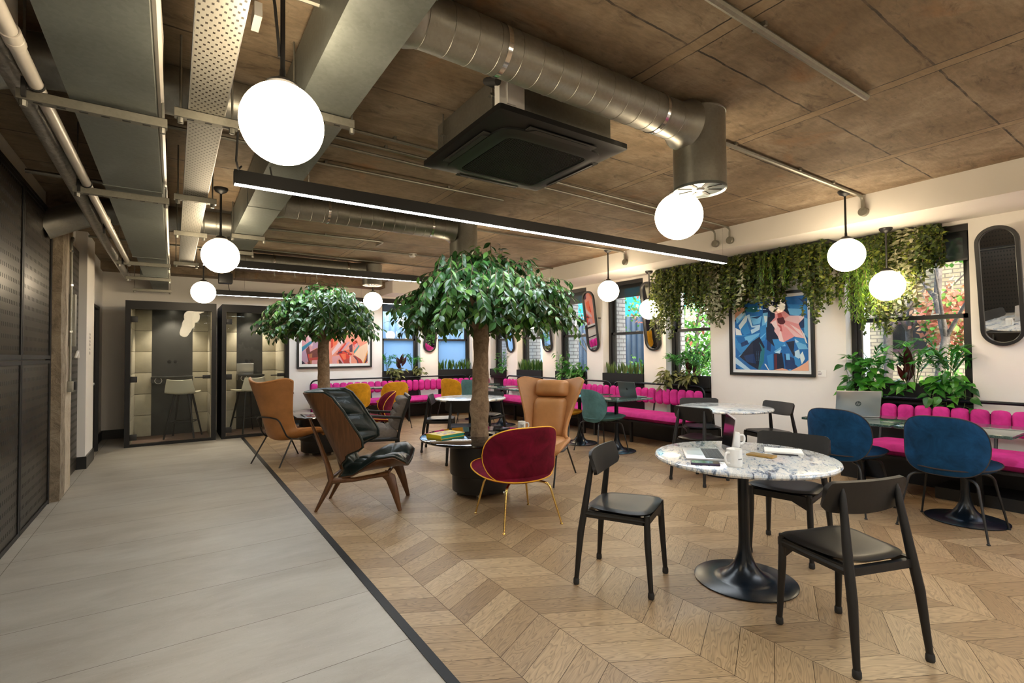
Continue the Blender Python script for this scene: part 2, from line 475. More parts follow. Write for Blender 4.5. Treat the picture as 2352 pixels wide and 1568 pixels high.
M['column'] = concrete_col('rough_concrete', (.15,.12,.085), (.30,.25,.185), (.40,.35,.27))
M['column_plaster'] = concrete_col('worn_plaster', (.40,.34,.26), (.55,.48,.38), (.60,.54,.45), 5)

# stone-look floor tile with a wear speckle; joints come from the UVs (metres inside one tile)
def tile_mat():
    m, nt, p = newmat('stone_grey_floor_tile')
    v = coords(nt, 'Object', (.55,1.5,1))
    f = noisef(nt, v, 2.4, 6, .68, .4); s = noisef(nt, coords(nt, 'Object'), 95, 3, .6)
    isl = nd(nt, 'ShaderNodeNewGeometry').outputs['Random Per Island']
    base = ramp(nt, f, [(.3, (.335,.300,.250)), (.52, (.415,.385,.330)), (.72, (.475,.450,.395))])
    base = mix(nt, 1.0, base, ramp(nt, isl, [(0, (.95,.95,.95)), (1, (1.04,1.04,1.04))]), 'MULTIPLY')
    spk = ramp(nt, s, [(.62, (0,0,0)), (.70, (1,1,1))]); base = mix(nt, math2(nt, 'MULTIPLY', spk, .22), base, (.62,.58,.52))
    spd = ramp(nt, s, [(.28, (1,1,1)), (.35, (0,0,0))]); base = mix(nt, math2(nt, 'MULTIPLY', spd, .35), base, (.17,.14,.11))
    nt.links.new(base, p.inputs['Base Color'])
    nt.links.new(math2(nt, 'MULTIPLY_ADD', f, .2, .36), p.inputs['Roughness'])
    bump(nt, p, s, .08, .003)
    return m
M['tile'] = tile_mat()
M['grout'] = mat('brown_grout', (.14,.115,.09), .9)

# oak chevron boards: UV = metres along / across each board, one island per board
def oak():
    m, nt, p = newmat('oak_chevron_boards')
    uvn = nd(nt, 'ShaderNodeUVMap'); uvn.uv_map = 'UVMap'
    isl = nd(nt, 'ShaderNodeNewGeometry').outputs['Random Per Island']
    off = nd(nt, 'ShaderNodeCombineXYZ'); nt.links.new(math2(nt, 'MULTIPLY', isl, 37.0), off.inputs[0]); nt.links.new(math2(nt, 'MULTIPLY', isl, 91.0), off.inputs[1])
    add = nd(nt, 'ShaderNodeVectorMath', operation='ADD'); nt.links.new(uvn.outputs[0], add.inputs[0]); nt.links.new(off.outputs[0], add.inputs[1])
    mp = nd(nt, 'ShaderNodeMapping'); mp.inputs['Scale'].default_value = (1.6, 9.0, 1); nt.links.new(add.outputs[0], mp.inputs[0])
    # cathedral grain: rings of a distorted field
    n = noisef(nt, mp.outputs[0], 1.5, 2, .5, .25)
    rings = math2(nt, 'FRACT', math2(nt, 'MULTIPLY', n, 17.0))
    grain = ramp(nt, rings, [(0.0, (1,1,1)), (.42, (.93,.93,.93)), (.78, (.66,.66,.66)), (.86, (.52,.52,.52)), (1.0, (.97,.97,.97))])
    mp2 = nd(nt, 'ShaderNodeMapping'); mp2.inputs['Scale'].default_value = (5, 160, 1); nt.links.new(add.outputs[0], mp2.inputs[0])
    fib = noisef(nt, mp2.outputs[0], 1.0, 4, .6)
    base = ramp(nt, isl, [(0.0, (.300,.195,.102)), (.3, (.360,.240,.128)), (.6, (.420,.287,.158)), (.85, (.465,.328,.188)), (1.0, (.325,.214,.114))])
    base = mix(nt, .8, base, grain, 'MULTIPLY')
    base = mix(nt, .7, base, ramp(nt, fib, [(.3, (.78,.76,.73)), (.65, (1.1,1.1,1.1))]), 'MULTIPLY')
    nt.links.new(base, p.inputs['Base Color'])
    nt.links.new(math2(nt, 'MULTIPLY_ADD', fib, .2, .30), p.inputs['Roughness'])
    p.inputs['Specular IOR Level'].default_value = .45
    bump(nt, p, fib, .05, .002)
    return m
M['oak'] = oak()
M['gap'] = mat('floor_gap', (.05,.03,.018), .9)

def leafmat(name, lo, mid_, hi, rough=.35, trans=.25):
    m, nt, p = newmat(name)
    isl = nd(nt, 'ShaderNodeNewGeometry').outputs['Random Per Island']
    nt.links.new(ramp(nt, isl, [(0, lo), (.6, mid_), (1, hi)]), p.inputs['Base Color'])
    p.inputs['Roughness'].default_value = rough; p.inputs['Specular IOR Level'].default_value = .45
    out = [n for n in nt.nodes if n.type == 'OUTPUT_MATERIAL'][0]
    tl = nd(nt, 'ShaderNodeBsdfTranslucent'); nt.links.new(ramp(nt, isl, [(0, lo), (1, hi)]), tl.inputs[0])
    mx = nd(nt, 'ShaderNodeMixShader'); mx.inputs[0].default_value = trans
    nt.links.new(p.outputs[0], mx.inputs[1]); nt.links.new(tl.outputs[0], mx.inputs[2]); nt.links.new(mx.outputs[0], out.inputs[0])
    return m
M['leaf_ficus'] = leafmat('ficus_leaves', (.010,.040,.010), (.032,.108,.024), (.13,.27,.05), .30)
M['leaf_ivy'] = leafmat('ivy_leaves', (.010,.022,.004), (.045,.080,.010), (.21,.25,.03), .5)
M['leaf_fern'] = leafmat('fern_fronds', (.025,.07,.005), (.075,.17,.012), (.20,.34,.03), .5)
M['leaf_cream'] = leafmat('cream_striped_leaves', (.10,.12,.05), (.34,.34,.20), (.55,.52,.36), .5)
M['leaf_pothos'] = leafmat('pothos_leaves', (.012,.075,.010), (.035,.19,.018), (.11,.36,.035), .3)
M['leaf_palm'] = leafmat('palm_fronds', (.02,.13,.015), (.05,.27,.03), (.14,.48,.07), .4)
M['leaf_snake'] = leafmat('snake_plant_blades', (.02,.075,.015), (.07,.16,.03), (.18,.28,.06), .4)
M['leaf_red'] = leafmat('dark_red_leaves', (.020,.003,.004), (.055,.008,.008), (.12,.018,.012), .4)
M['leaf_calathea'] = leafmat('calathea_leaves', (.05,.055,.012), (.14,.15,.03), (.30,.30,.09), .4)
M['leaf_garden'] = leafmat('garden_leaves', (.03,.14,.015), (.09,.32,.04), (.26,.52,.10), .6, .4)
M['leaf_blossom'] = leafmat('autumn_leaves', (.35,.10,.06), (.60,.22,.16), (.72,.50,.25), .6, .4)
M['stem'] = mat('green_stem', (.10,.16,.04), .6)
M['stem_brown'] = mat('brown_stem', (.12,.075,.04), .8)
M['bark'] = concrete_col('tree_bark', (.16,.105,.066), (.34,.245,.160), (.46,.355,.25), 16)
M['bark_out'] = concrete_col('grey_bark', (.06,.055,.05), (.13,.12,.105), (.21,.20,.18), 12)
M['soil'] = mat('potting_soil', (.03,.02,.014), .95, bs=.8, bscale=60, bd=.01)
# ------------------------------------------------------------------ the setting
XL, XR, YB, YF, ZC = -.98, 6.50, 10.70, -6.0, 2.92
XB, ZS = 5.70, 2.655                       # bulkhead face and its soffit
# floor: stone tiles on the left, oak chevron on the right, a black trim between
def tile_floor():
    mb = MB(); uv = mb.bm.loops.layers.uv.new('UVMap'); mb.mi = 0
    mb.face([(XL-.3,YF,-.004),(.95,YF,-.004),(.95,YB,-.004),(XL-.3,YB,-.004)]); mb.mi = 1
    g = .0016
    rows = []; y = 2.288-.592*14
    while y < YB: rows.append(y); y += .592
    cols = [XL-.3, -.885, .315, .948]
    for k, y0 in enumerate(rows):
        cs = [XL-.3, -.885, .948]
        for i in range(len(cs)-1):
            a, b = cs[i]+g, cs[i+1]-g; lo, hi = max(y0+g, YF), min(y0+.592-g, YB)
            if hi <= lo: continue
            mb.face([(a,lo,0),(b,lo,0),(b,hi,0),(a,hi,0)])
    return mb
struct('floor', tile_floor(), [M['grout'], M['tile']])
def clip_x(poly, x, keep_gt):
    out = []
    for i in range(len(poly)):
        a, b = poly[i], poly[(i+1) % len(poly)]
        ia = (a[0] >= x) == keep_gt; ib = (b[0] >= x) == keep_gt
        if ia: out.append(a)
        if ia != ib:
            t = (x-a[0])/(b[0]-a[0]); out.append(tuple(a[j]+t*(b[j]-a[j]) for j in range(len(a))))
    return out
def chevron_floor():
    mb = MB(); bm = mb.bm; uv = bm.loops.layers.uv.new('UVMap')
    mb.face([(.98,YF,-.004),(XR,YF,-.004),(XR,YB,-.004),(.98,YB,-.004)]); mb.mi = 1
    W, pw, s0, rise = .3703, .168, 1.224, .196
    g = .0013
    for c in range(-1, 15):
        x0 = s0 + c*W; x1 = x0 + W
        up = (c % 2 == 0)                     # boards rise to the right in even columns
        dy = rise if up else -rise
        n0 = int((YF-1)/pw); n1 = int((YB+1)/pw)
        for k in range(n0, n1):
            y0 = k*pw + (0.066 if up else .066+rise)
            L = math.hypot(W, rise); th = math.cos(math.atan2(abs(dy), W))
            q = [(x0+g, y0+g, 0.0, 0.0), (x1-g, y0+dy+g, L, 0.0), (x1-g, y0+dy+pw-g, L, pw*th), (x0+g, y0+pw-g, 0.0, pw*th)]
            if max(v[1] for v in q) > YB or min(v[1] for v in q) < YF: continue
            if min(v[0] for v in q) < .99: q = clip_x(q, .99, True)
            if q and max(v[0] for v in q) > XR: q = clip_x(q, XR, False)
            if len(q) < 3: continue
            f = mb.face([(v[0], v[1], 0.0) for v in q])
            for l, v in zip(f.loops, q): l[uv].uv = (v[2], v[3])
    return mb
struct('floor_2', chevron_floor(), [M['gap'], M['oak']])
struct('trim_1', B((.945,YF,-.003),(.992,9.50,.004)), M['charcoal'])
struct('ceiling', B((XL-.6,YF-.2,ZC),(XR+.6,YB+.5,ZC+.25)), M['concrete'])

# left wall: plain behind, concrete column, plastered pier, dark door, then white to the corner
struct('wall_left', MB().box((XL-.25,YF,0),(XL-.02,8.72,ZC)).box((XL-.25,9.45,0),(XL-.0,YB,ZC)).box((XL-.25,8.72,2.12),(XL,9.45,ZC)).box((XL-.02,8.03,0),(-.885,8.72,ZC)), M['wall'])
def rough_box(lo, hi, n, amp, seed):
    mb = MB(); mb.box(lo, hi); bm = mb.bm
    bmesh.ops.subdivide_edges(bm, edges=bm.edges[:], cuts=n, use_grid_fill=True)
    for v in bm.verts:
        e = noise.noise_vector(Vector(v.co)*3.1+Vector((seed,0,0)))*amp + noise.noise_vector(Vector(v.co)*14+Vector((seed,0,0)))*amp*.5
        v.co.x += e.x; v.co.y += e.y
    return mb
col = rough_box((-1.10,6.36,0),(-.885,6.62,2.80), 22, .010, 3)
struct('pillar_left', col, M['column'], 60)
struct('pillar_left_2', rough_box((-1.10,6.625,0),(-.892,7.02,2.76), 16, .004, 8), M['column_plaster'], 60)
struct('beam_left', B((-1.2,6.30,2.765),(.02,6.75,ZC)), M['column'])
struct('baseboard_left', MB().box((-.885,8.02,0),(-.868,8.72,.15)).box((-1.0,8.012,0),(-.868,8.03,.15)).box((XL,9.47,0),(XL+.016,YB,.15)), M['skirting'])
struct('baseboard_back', MB().box((XL,YB-.016,0),(-.55,YB,.15)).box((1.72,YB-.016,0),(2.3,YB,.15)), M['skirting'])
d = thing('door_1', None, None, (-.93,9.08,0)); tag(d, kind='structure')
MB().box((-.05,-.36,0),(.035,-.32,2.10)).box((-.05,.32,0),(.035,.36,2.10)).box((-.05,-.36,2.06),(.035,.36,2.10)).build('door_frame', M['black_metal'], d)
B((-.05,-.32,.005),(-.005,.32,2.06)).build('door_leaf', M['charcoal'], d)
MB().lathe([(.0,0),(.022,.0),(.028,.02),(.02,.045),(0,.05)], 16, (-.005,-.2,1.0), 'x', False).build('knob', M['alu'], d)

# windows in the right wall (spans along y) and in the back wall (spans along x)
WR = [(-3.3,-2.2), (-.15,.95), (1.508,2.615), (4.39,5.19), (5.64,6.594), (7.023,7.954), (8.40,9.34), (9.79,10.5)]
WBK = [(3.815,4.72), (5.168,6.10)]
ZH, ZSILL = 2.62, .82
def wall_with_openings(spans, lo, hi, put):
    mb = MB(); x = lo
    for a, b in spans:
        put(mb, x, a, 0, 3.1); put(mb, a, b, ZH, 3.1); x = b
    put(mb, x, hi, 0, 3.1); return mb
struct('wall_right', wall_with_openings(WR, YF, YB+.4, lambda m, a, b, z0, z1: m.box((XR,a,z0),(XR+.34,b,z1))), M['wall'])
struct('wall_back', wall_with_openings(WBK, XL-.25, XR+.34, lambda m, a, b, z0, z1: m.box((a,YB,z0),(b,YB+.34,z1))), M['wall'])
struct('wall_front', B((XL-.3,YF-.2,0),(XR+.4,YF,3.1)), M['wall'])
struct('beam_right', B((XB,YF,ZS),(XR,YB,ZC+.05)), M['wall'])
struct('beam_back', B((3.76,9.92,ZS),(XB,YB,ZC+.05)), M['wall'])
# brown concrete downstand along the back wall, above the booths
struct('beam_back_2', B((XL,10.35,2.80),(3.76,YB,ZC)), M['concrete'])

WCOUNT = 0
def window(loc, rz, w, frosted=False):
    global WCOUNT
    WCOUNT += 1
    r = thing('window_%d' % WCOUNT, None, None, loc, rz); tag(r, kind='structure')
    h = w/2
    f = MB()
    f.box((-h,.15,ZSILL),(-h+.055,.30,ZH)).box((h-.055,.15,ZSILL),(h,.30,ZH)).box((-h,.15,ZH-.05),(h,.30,ZH)).box((-h,.15,ZSILL),(h,.30,ZSILL+.05))
    f.build('window_frame', M['black_metal'], r)
    MB().box((-h,-.012,ZSILL-.03),(h,.15,ZSILL)).build('window_sill', M['black_metal'], r)
    MB().box((-h,.09,.02),(h,.30,ZSILL-.03)).build('apron_panel', M['skirting'], r)
    for nm, y, z0, z1, gl in (('lower_sash',.17,ZSILL+.05,1.735,M['frosted'] if frosted else M['glass']), ('upper_sash',.222,1.69,ZH-.05,M['glass'])):
        s_ = MB(); a = h-.055
        s_.box((-a,y,z0),(-a+.042,y+.04,z1)).box((a-.042,y,z0),(a,y+.04,z1)).box((-a,y,z1-.045),(a,y+.04,z1)).box((-a,y,z0),(a,y+.04,z0+.045))
        so = s_.build(nm, M['black_metal'], r)
        MB().box((-a+.04,y+.017,z0+.04),(a-.04,y+.022,z1-.04)).build('pane', gl, so)
        if nm == 'lower_sash':
            MB().boxc((-a*.45,y+.01,z1+.006),(.06,.03,.014)).boxc((a*.45,y+.01,z1+.006),(.06,.03,.014)).build('sash_lock', M['alu'], so)
    return r
def blind(loc, rz, w, drop, label):
    t = thing('roller_blind', label, 'window blind', loc, rz, 'dark roller blinds')
    h = w/2-.004
    MB().box((-h,.03,ZH-.065),(h,.10,ZH-.002)).build('cassette', M['black_metal'], t)
    MB().box((-h+.02,.062,ZH-drop),(h-.02,.064,ZH-.06)).build('blind_cloth', M['blind'], t)
    MB().box((-h+.02,.056,ZH-drop-.018),(h-.02,.070,ZH-drop)).build('bottom_bar', M['black_metal'], t)
where_r = [None, None, 'over the big window beside the nearest tilted mirror', 'behind the left end of the long hanging greenery', 'of the window just left of the hanging greenery', 'of the window with the glossy trailing pothos planter', 'of the window with green snake plants in the side wall', 'of the far corner window']
for i, (a, b) in enumerate(WR):
    c = (a+b)/2
    window((XR, c, 0), -PI/2, b-a)
    if where_r[i]: blind((XR, c, 0), -PI/2, b-a, .34 if i == 2 else .27, 'dark roller blind '+where_r[i])
for i, (a, b) in enumerate(WBK):
    c = (a+b)/2
    window((c, YB, 0), 0, b-a, True)
    blind((c, YB, 0), 0, b-a, .27, 'dark roller blind over the back window '+('with the dark red plant' if i == 0 else 'with plain green snake plants'))
# low black casing along the foot of the window walls
struct('baseboard_right', MB().box((6.25,YF,0),(XR,2.35,.30)).box((6.235,YF,.27),(XR,2.35,.31)).box((6.06,2.35,0),(XR,2.52,.17)).box((5.83,YF,0),(6.25,1.64,.105)).box((6.25,4.35,0),(XR,YB,.26)).box((6.235,4.35,.24),(XR,YB,.27)), M['skirting'])
struct('baseboard_back_2', MB().box((2.45,10.46,0),(6.25,YB,.26)).box((2.45,10.445,.24),(6.25,YB,.27)), M['skirting'])
struct('baseboard_right_2', B((XR-.014,2.52,0),(XR,4.35,.13)), M['skirting'])

# perforated steel cladding on the left wall: lower and upper sheets, each a thing
k = 0
for (y0, y1) in ((2.02,3.085),(3.095,4.158),(4.168,5.228),(5.240,6.30)):
    for (z0, z1) in ((.012,1.338),(1.350,2.700)):
        t = MB().box((-.985,y0,z0),(-.958,y1,z1), None, .003).build('perforated_panel', M['panel'], None, 30)
        wh = {4.168:'nearest the photographer', 5.240:'beside the rough concrete column'}.get(y0, 'out by the entrance side')
        if y0 == 2.02: wh = 'farthest from the concrete column'
        tag(t, ('upper' if z0 > 1 else 'lower')+' dark perforated steel wall panel '+wh, 'wall panel', 'perforated steel wall panels')
        fr = MB()
        for (a, b_) in (((-.956,y0,z0),(-.950,y0+.03,z1)), ((-.956,y1-.03,z0),(-.950,y1,z1)), ((-.956,y0+.03,z0),(-.950,y1-.03,z0+.035)), ((-.956,y0+.03,z1-.03),(-.950,y1-.03,z1))): fr.box(a, b_)
        fr.build('panel_frame', M['charcoal'], t)
struct('trim_2', MB().box((-.985,2.0,2.70),(-.945,6.33,2.725)).box((-.985,6.302,0),(-.95,6.33,2.70)), M['charcoal'])
t = MB().box((-.985,7.04,.012),(-.962,8.02,2.66)).build('perforated_panel', M['panel'], None, 30)
tag(t, 'narrow dark perforated panel squeezed between the concrete column and white pier', 'wall panel', 'perforated steel wall panels')

# steel conduit with a switch box running down the plastered side of the column
t = thing('wall_conduit', 'vertical steel conduit with switch box on the concrete column', 'conduit', (-.875,6.80,0))
MB().tube(fillet([(-.02,.25,2.62),(.0,.1,2.62),(0,0,2.60),(0,0,1.12)], .08), .012, 10).build('tube', M['galv_old'], t)
MB().box((-.02,.03,1.48),(.03,.13,2.02)).build('trunking', M['galv'], t)
MB().box((-.02,-.045,1.01),(.035,.045,1.12), None, .006).build('switch_box', M['galv'], t)
MB().box((.036,-.03,1.03),(.05,.05,1.115), None, .004).build('black_switch', M['black_metal'], t)
for z in (1.62,2.1,2.45): MB().lathe([(.014,z),(.018,z),(.018,z+.02),(.014,z+.02)], 12).build('clip', M['chrome'], t)
t = MB().tube([(-.845,6.9,1.36),(-.835,6.93,1.42),(-.835,6.98,1.43),(-.84,7.02,1.36)], .012, 8).build('coat_hook', M['white_plastic'], None)
tag(t, 'small white hook beside the vertical conduit on the column', 'hook')
# little printed sign up the edge of the white pier
sg = MB()
for z0, hgt in ((1.51,.035),(1.555,.03),(1.60,.035),(1.645,.03),(1.46,.02),(1.40,.04)):
    sg.box((-.8855,8.33,z0),(-.8845,8.36,z0+hgt))
    sg.box((-.8855,8.375,z0),(-.8845,8.385,z0+hgt*.8))
tag(sg.build('wall_lettering', M['ink'], None, 0), 'tiny dark upright lettering on the edge of the white pier', 'sign')
# ------------------------------------------------------------------ services under the ceiling
G = M['galv']
# flat rectangular duct hung on struts along the left side
t = thing('air_duct', 'wide flat galvanised duct along the left side hung on struts', 'air duct', (0,0,0), 0, 'galvanised air ducts')
MB().box((-.385,YF,2.50),(-.072,7.05,2.70)).box((-.355,7.05,2.51),(-.072,8.7,2.69)).box((-.30,8.7,2.52),(-.072,YB,2.68)).build('duct_body', M['galv_flat'], t)
for y in (1.6,4.2,7.05,8.7): MB().box((-.390,y-.010,2.495),(-.066,y+.010,2.705)).build('flange', M['galv_flat'], t)
MB().tube([(-.052,YF,2.66),(-.052,2.2,2.665),(-.047,2.4,2.64),(-.052,2.6,2.62),(-.05,8,2.62)], .008, 6).tube([(-.056,YF,2.58),(-.056,9,2.58)], .014, 6).build('cable_run', M['pipe_white'], t)
def strut(x0, x1, y, z, label, rods, name='support_channel', grp='slotted support channels'):
    t = thing(name, label, 'bracket', ((x0+x1)/2, y, z), 0, grp)
    h = (x1-x0)/2
    m = MB().box((-h,-.021,-.021),(h,.021,-.016)).box((-h,-.021,-.016),(h,-.017,.021)).box((-h,.017,-.016),(h,.021,.021))
    m.box((-h,-.021,.019),(h,-.010,.021)).box((-h,.010,.019),(h,.021,.021))
    o = m.build('channel', M['galv_old'], t)
    s_ = MB(); q = -h+.05
    while q < h-.04: s_.box((q,-.006,-.0218),(q+.03,.006,-.0205)); q += .075
    s_.build('slot', M['rubber'], o)
    for rx in rods:
        MB().tube([(rx-(x0+x1)/2,0,-.035),(rx-(x0+x1)/2,0,ZC-z)], .005, 8).lathe([(.0,-.048),(.013,-.046),(.015,-.03),(.015,-.022)], 8, (rx-(x0+x1)/2,0,0), 'z', False).build('threaded_rod', G, t)
    return t
for y, wh in ((2.87,'closest to the big glowing globe'), (4.30,'level with the first long lamp'), (7.36,'third along the flat duct'), (8.70,'second from the back wall'), (10.2,'nearest the back wall')):
    strut(-.55, -.03, y, 2.468, 'steel channel under the flat duct, '+wh, (-.53,-.05))
# perforated cable tray
t = thing('cable_tray', 'pale perforated cable tray hanging beside the flat duct', 'cable tray')
MB().box((.055,YF,2.555),(.205,7.6,2.558)).build('tray_base', M['tray'], t)
MB().box((.053,YF,2.555),(.0555,7.6,2.60)).box((.2045,YF,2.555),(.207,7.6,2.60)).build('tray_side', M['alu'], t)
for y, wh in ((2.86,'under the cable tray beside the big glowing globe'), (4.38,'under the cable tray beside the first long lamp'), (5.66,'under the cable tray above the second globe'), (7.5,'under the far end of the cable tray')):
    strut(-.003, .265, y, 2.534, 'short steel channel '+wh, (.022,.24))
# second rectangular duct
t = thing('air_duct', 'narrow rectangular duct feeding the round ducts on its right', 'air duct', (0,0,0), 0, 'galvanised air ducts')
MB().box((.50,YF,2.60),(.754,6.53,2.885)).build('duct_body', M['galv_flat'], t)
for y in (1.55,4.6): MB().box((.497,y-.006,2.597),(.757,y+.006,2.888)).build('flange', M['galv_flat'], t)
for y, wh in ((2.62,'carrying the narrow duct next to the big globe'),(5.70,'carrying the narrow duct behind the long lamp'),(6.60,'at the end of the narrow duct')):
    s_ = strut(.48, .78, y, 2.575, 'bright steel channel '+wh, (.487,.772), 'duct_hanger', 'duct hangers')

def ribs(mb, x0, x1, y, z, r, step):
    x = x0
    while x < x1:
        mb.lathe([(r-.001,x),(r+.0022,x+.002),(r+.0022,x+.005),(r-.001,x+.007)], 36, (0,y,z), 'x', False); x += step
for i, (yc, x0, wh) in enumerate(((1.93,.754,'nearest, above the ceiling cassette'), (5.06,.754,'second, ending above the large tree'), (8.25,.40,'third, behind the second long lamp'))):
    t = thing('spiral_duct', 'round spiral duct with downward outlet, the one '+wh, 'air duct', (0,yc,2.78), 0, 'spiral ducts')
    r = .112
    # horizontal run, meeting the drum with a flared saddle
    m = MB().lathe([(r,x0-.02),(r,2.50),(r+.006,2.56),(r+.022,2.60),(r+.04,2.625)], 40, (0,0,0), 'x')
    ribs(m, x0+.10, 2.50, 0, 0, r, .117)
    m.lathe([(r,x0),(r+.016,x0),(r+.016,x0+.05),(r+.004,x0+.09),(r,x0+.1)], 40, (0,0,0), 'x', False).build('horizontal_duct', G, t)
    m = MB()
    zb = -.385 if i < 2 else -.24
    m.lathe([(.150,zb-.003),(.160,zb),(.160,.09),(.164,.092),(.164,.10),(0,.10)], 48, (2.775,0,0), 'z', False)
    m.build('drop_duct', G, t)
    # swirl outlet: face plate with radial slots
    m = MB().lathe([(0,zb+.005),(.150,zb+.005),(.157,zb-.007),(.162,zb-.003),(.162,zb+.010)], 48, (2.775,0,0), 'z', False)
    fo = m.build('outlet_plate', M['alu_dark'] if i == 0 else M['alu'], t)
    for q in range(8):
        a = q*PI/4+.2
        MB().boxc((2.775+.095*math.cos(a), .095*math.sin(a), zb+.0035), (.085,.018,.004), Matrix.Rotation(a, 3, 'Z')).build('slot', M['rubber'], fo)
    MB().lathe([(0,zb-.007),(.025,zb-.005),(.03,zb+.005)], 20, (2.775,0,0), 'z', False).build('hub', M['alu'], fo)
    for hx in (1.25, 2.35):
        MB().lathe([(r+.001,hx-.012),(r+.004,hx-.012),(r+.004,hx+.012),(r+.001,hx+.012)], 36, (0,0,0), 'x', False).tube([(hx,0,r),(hx,0,ZC-2.78)], .005, 6).build('hanger_strap', M['chrome'], t)
# cross ducts to the left of the rectangular duct, turning into the wall
for i, (yc, wh) in enumerate(((3.15,'nearest, passing above the cable tray by the big globe'), (6.10,'far one, bending down beside the concrete column'))):
    t = thing('spiral_duct', 'thick round cross duct, '+wh, 'air duct', (0,yc,2.765), 0, 'spiral ducts')
    p = fillet([(.505,0,0),(-.52,0,0),(-.72,.0,-.06),(-.99,-.04,-.22)], .22, 7)
    m = MB().tube(p, .122, 32)
    for x in (.36,.2,.02,-.2,-.42): m.lathe([(.121,x),(.125,x+.003),(.125,x+.009),(.121,x+.012)], 36, (0,0,0), 'x', False)
    m.build('duct_body', G, t)
    MB().lathe([(.123,.16),(.127,.16),(.127,.185),(.123,.185)], 32, (0,0,0), 'x', False).tube([(.172,0,.12),(.172,0,ZC-2.765)], .005, 6).build('hanger_strap', M['chrome'], t)
# white drain pipe and foil lagged pipe
t = thing('drain_pipe', 'white plastic drain pipe running beside the flat duct', 'pipe', (0,0,0), 0, 'pipes by the flat duct')
MB().tube([(-.465,YF,2.515),(-.485,2.8,2.51),(-.48,4.3,2.51),(-.452,7.6,2.49)], .026, 14).build('pipe', M['pipe_white'], t)
for y, x in ((2.45,-.483),(5.3,-.472)): MB().lathe([(.026,-.05),(.031,-.05),(.031,-.01),(.029,-.008),(.029,.008),(.031,.01),(.031,.05),(.026,.05)], 16, (x,y,2.51), 'y', False).build('coupling', M['pipe_white'], t)
MB().tube([(-.485,2.42,2.535),(-.487,2.40,ZC-.004)], .022, 12).build('branch', M['pipe_white'], t)
for y, x in ((2.83,-.485),(4.27,-.481),(5.6,-.47),(7.33,-.455)): MB().lathe([(.027,-.008),(.031,-.008),(.031,.008),(.027,.008)], 18, (x,y,2.51), 'y', False).box((x-.045,y-.01,2.45),(x-.03,y+.01,2.53)).build('clip', M['rubber'], t)
t = tag(MB().tube([(-.58,YF,2.62),(-.585,3.2,2.60),(-.59,4.3,2.60),(-.6,6.7,2.585),(-.575,9.6,2.57)], [.043,.043,.046,.042,.044], 14).build('lagged_pipe', M['foil']), 'foil wrapped pipe running next to the white drain pipe', 'pipe', 'pipes by the flat duct')

# conduits on the concrete
def conduit(name, pts, r, label, grp='steel conduits', box=None, clips=()):
    t = thing(name, label, 'conduit', (0,0,0), 0, grp)
    MB().tube(fillet(pts, .06, 4), r, 8).build('tube', M['galv_old'], t)
    for p in clips: MB().boxc((p[0], p[1], ZC-.012), (.018, r*2+.03, .022)).build('clip', M['galv_old'], t)
    if box: MB().lathe([(0,-.045),(.040,-.045),(.044,-.040),(.044,0)], 20, box, 'x', False).build('junction_box', M['galv_old'], t)
    return t
z = ZC-.022
conduit('conduit', [(1.2,1.27,z),(3.47,1.25,z)], .019, 'thick conduit ending on the bare ceiling at upper right', clips=((2.3,1.26),))
conduit('conduit', [(.76,2.12,z),(5.665,2.10,z),(5.665,2.10,2.76)], .017, 'conduit passing the spiral duct outlet to the near wall box', box=(5.70,2.10,2.745), clips=((3.45,2.11),(4.4,2.105),(5.0,2.10)))
conduit('conduit', [(.76,3.38,z),(1.72,3.40,z),(3.2,3.45,z),(5.672,3.54,z),(5.672,3.54,2.76)], .012, 'thin conduit to the right hand of two wall boxes over the lamp', box=(5.70,3.54,2.741), clips=((1.3,3.39),(4.9,3.51)))
conduit('conduit', [(.76,3.56,z),(1.7,3.58,z),(3.2,3.62,z),(5.672,3.74,z),(5.672,3.74,2.76)], .012, 'thin conduit to the left hand of two wall boxes over the lamp', box=(5.70,3.74,2.736), clips=((1.3,3.57),(4.9,3.69)))
conduit('conduit', [(.76,3.70,z),(1.75,3.74,z)], .012, 'third conduit tucked in behind the ceiling cassette')
conduit('conduit', [(.76,4.11,z),(2.72,4.13,z)], .012, 'conduit stopping on bare concrete below the cassette', clips=((1.0,4.11),(2.1,4.125)))
conduit('conduit', [(.76,6.60,z),(2.36,6.55,z),(2.36,6.85,z)], .013, 'conduit with a bent end behind the long lamp', clips=((1.6,6.57),))
conduit('conduit', [(.76,7.30,z),(5.672,7.0,z)], .013, 'long conduit with drooping white cables behind the large tree')
conduit('conduit', [(.40,7.92,z),(4.5,8.10,z)], .012, 'thin conduit just in front of the third spiral duct')
conduit('conduit', [(2.9,5.30,z),(5.672,5.27,z),(5.672,5.27,2.76)], .013, 'conduit to the wall box beyond the lamp end', box=(5.70,5.27,2.743))
conduit('conduit', [(XL,5.4,z-.05),(-.05,5.45,z-.05)], .018, 'white pipe crossing above the perforated panels')
conduit('conduit', [(-.9,8.1,z-.02),(.5,8.15,z-.02)], .014, 'conduit near the back left corner crossing the flat duct')
conduit('conduit', [(-.06,2.18,z-.05),(.5,2.16,z-.05)], .018, 'pale pipe crossing above the tray beside the big globe')
conduit('conduit', [(-.06,4.0,z),(.5,4.0,z)], .012, 'thin conduit crossing above the tray at the first lamp')

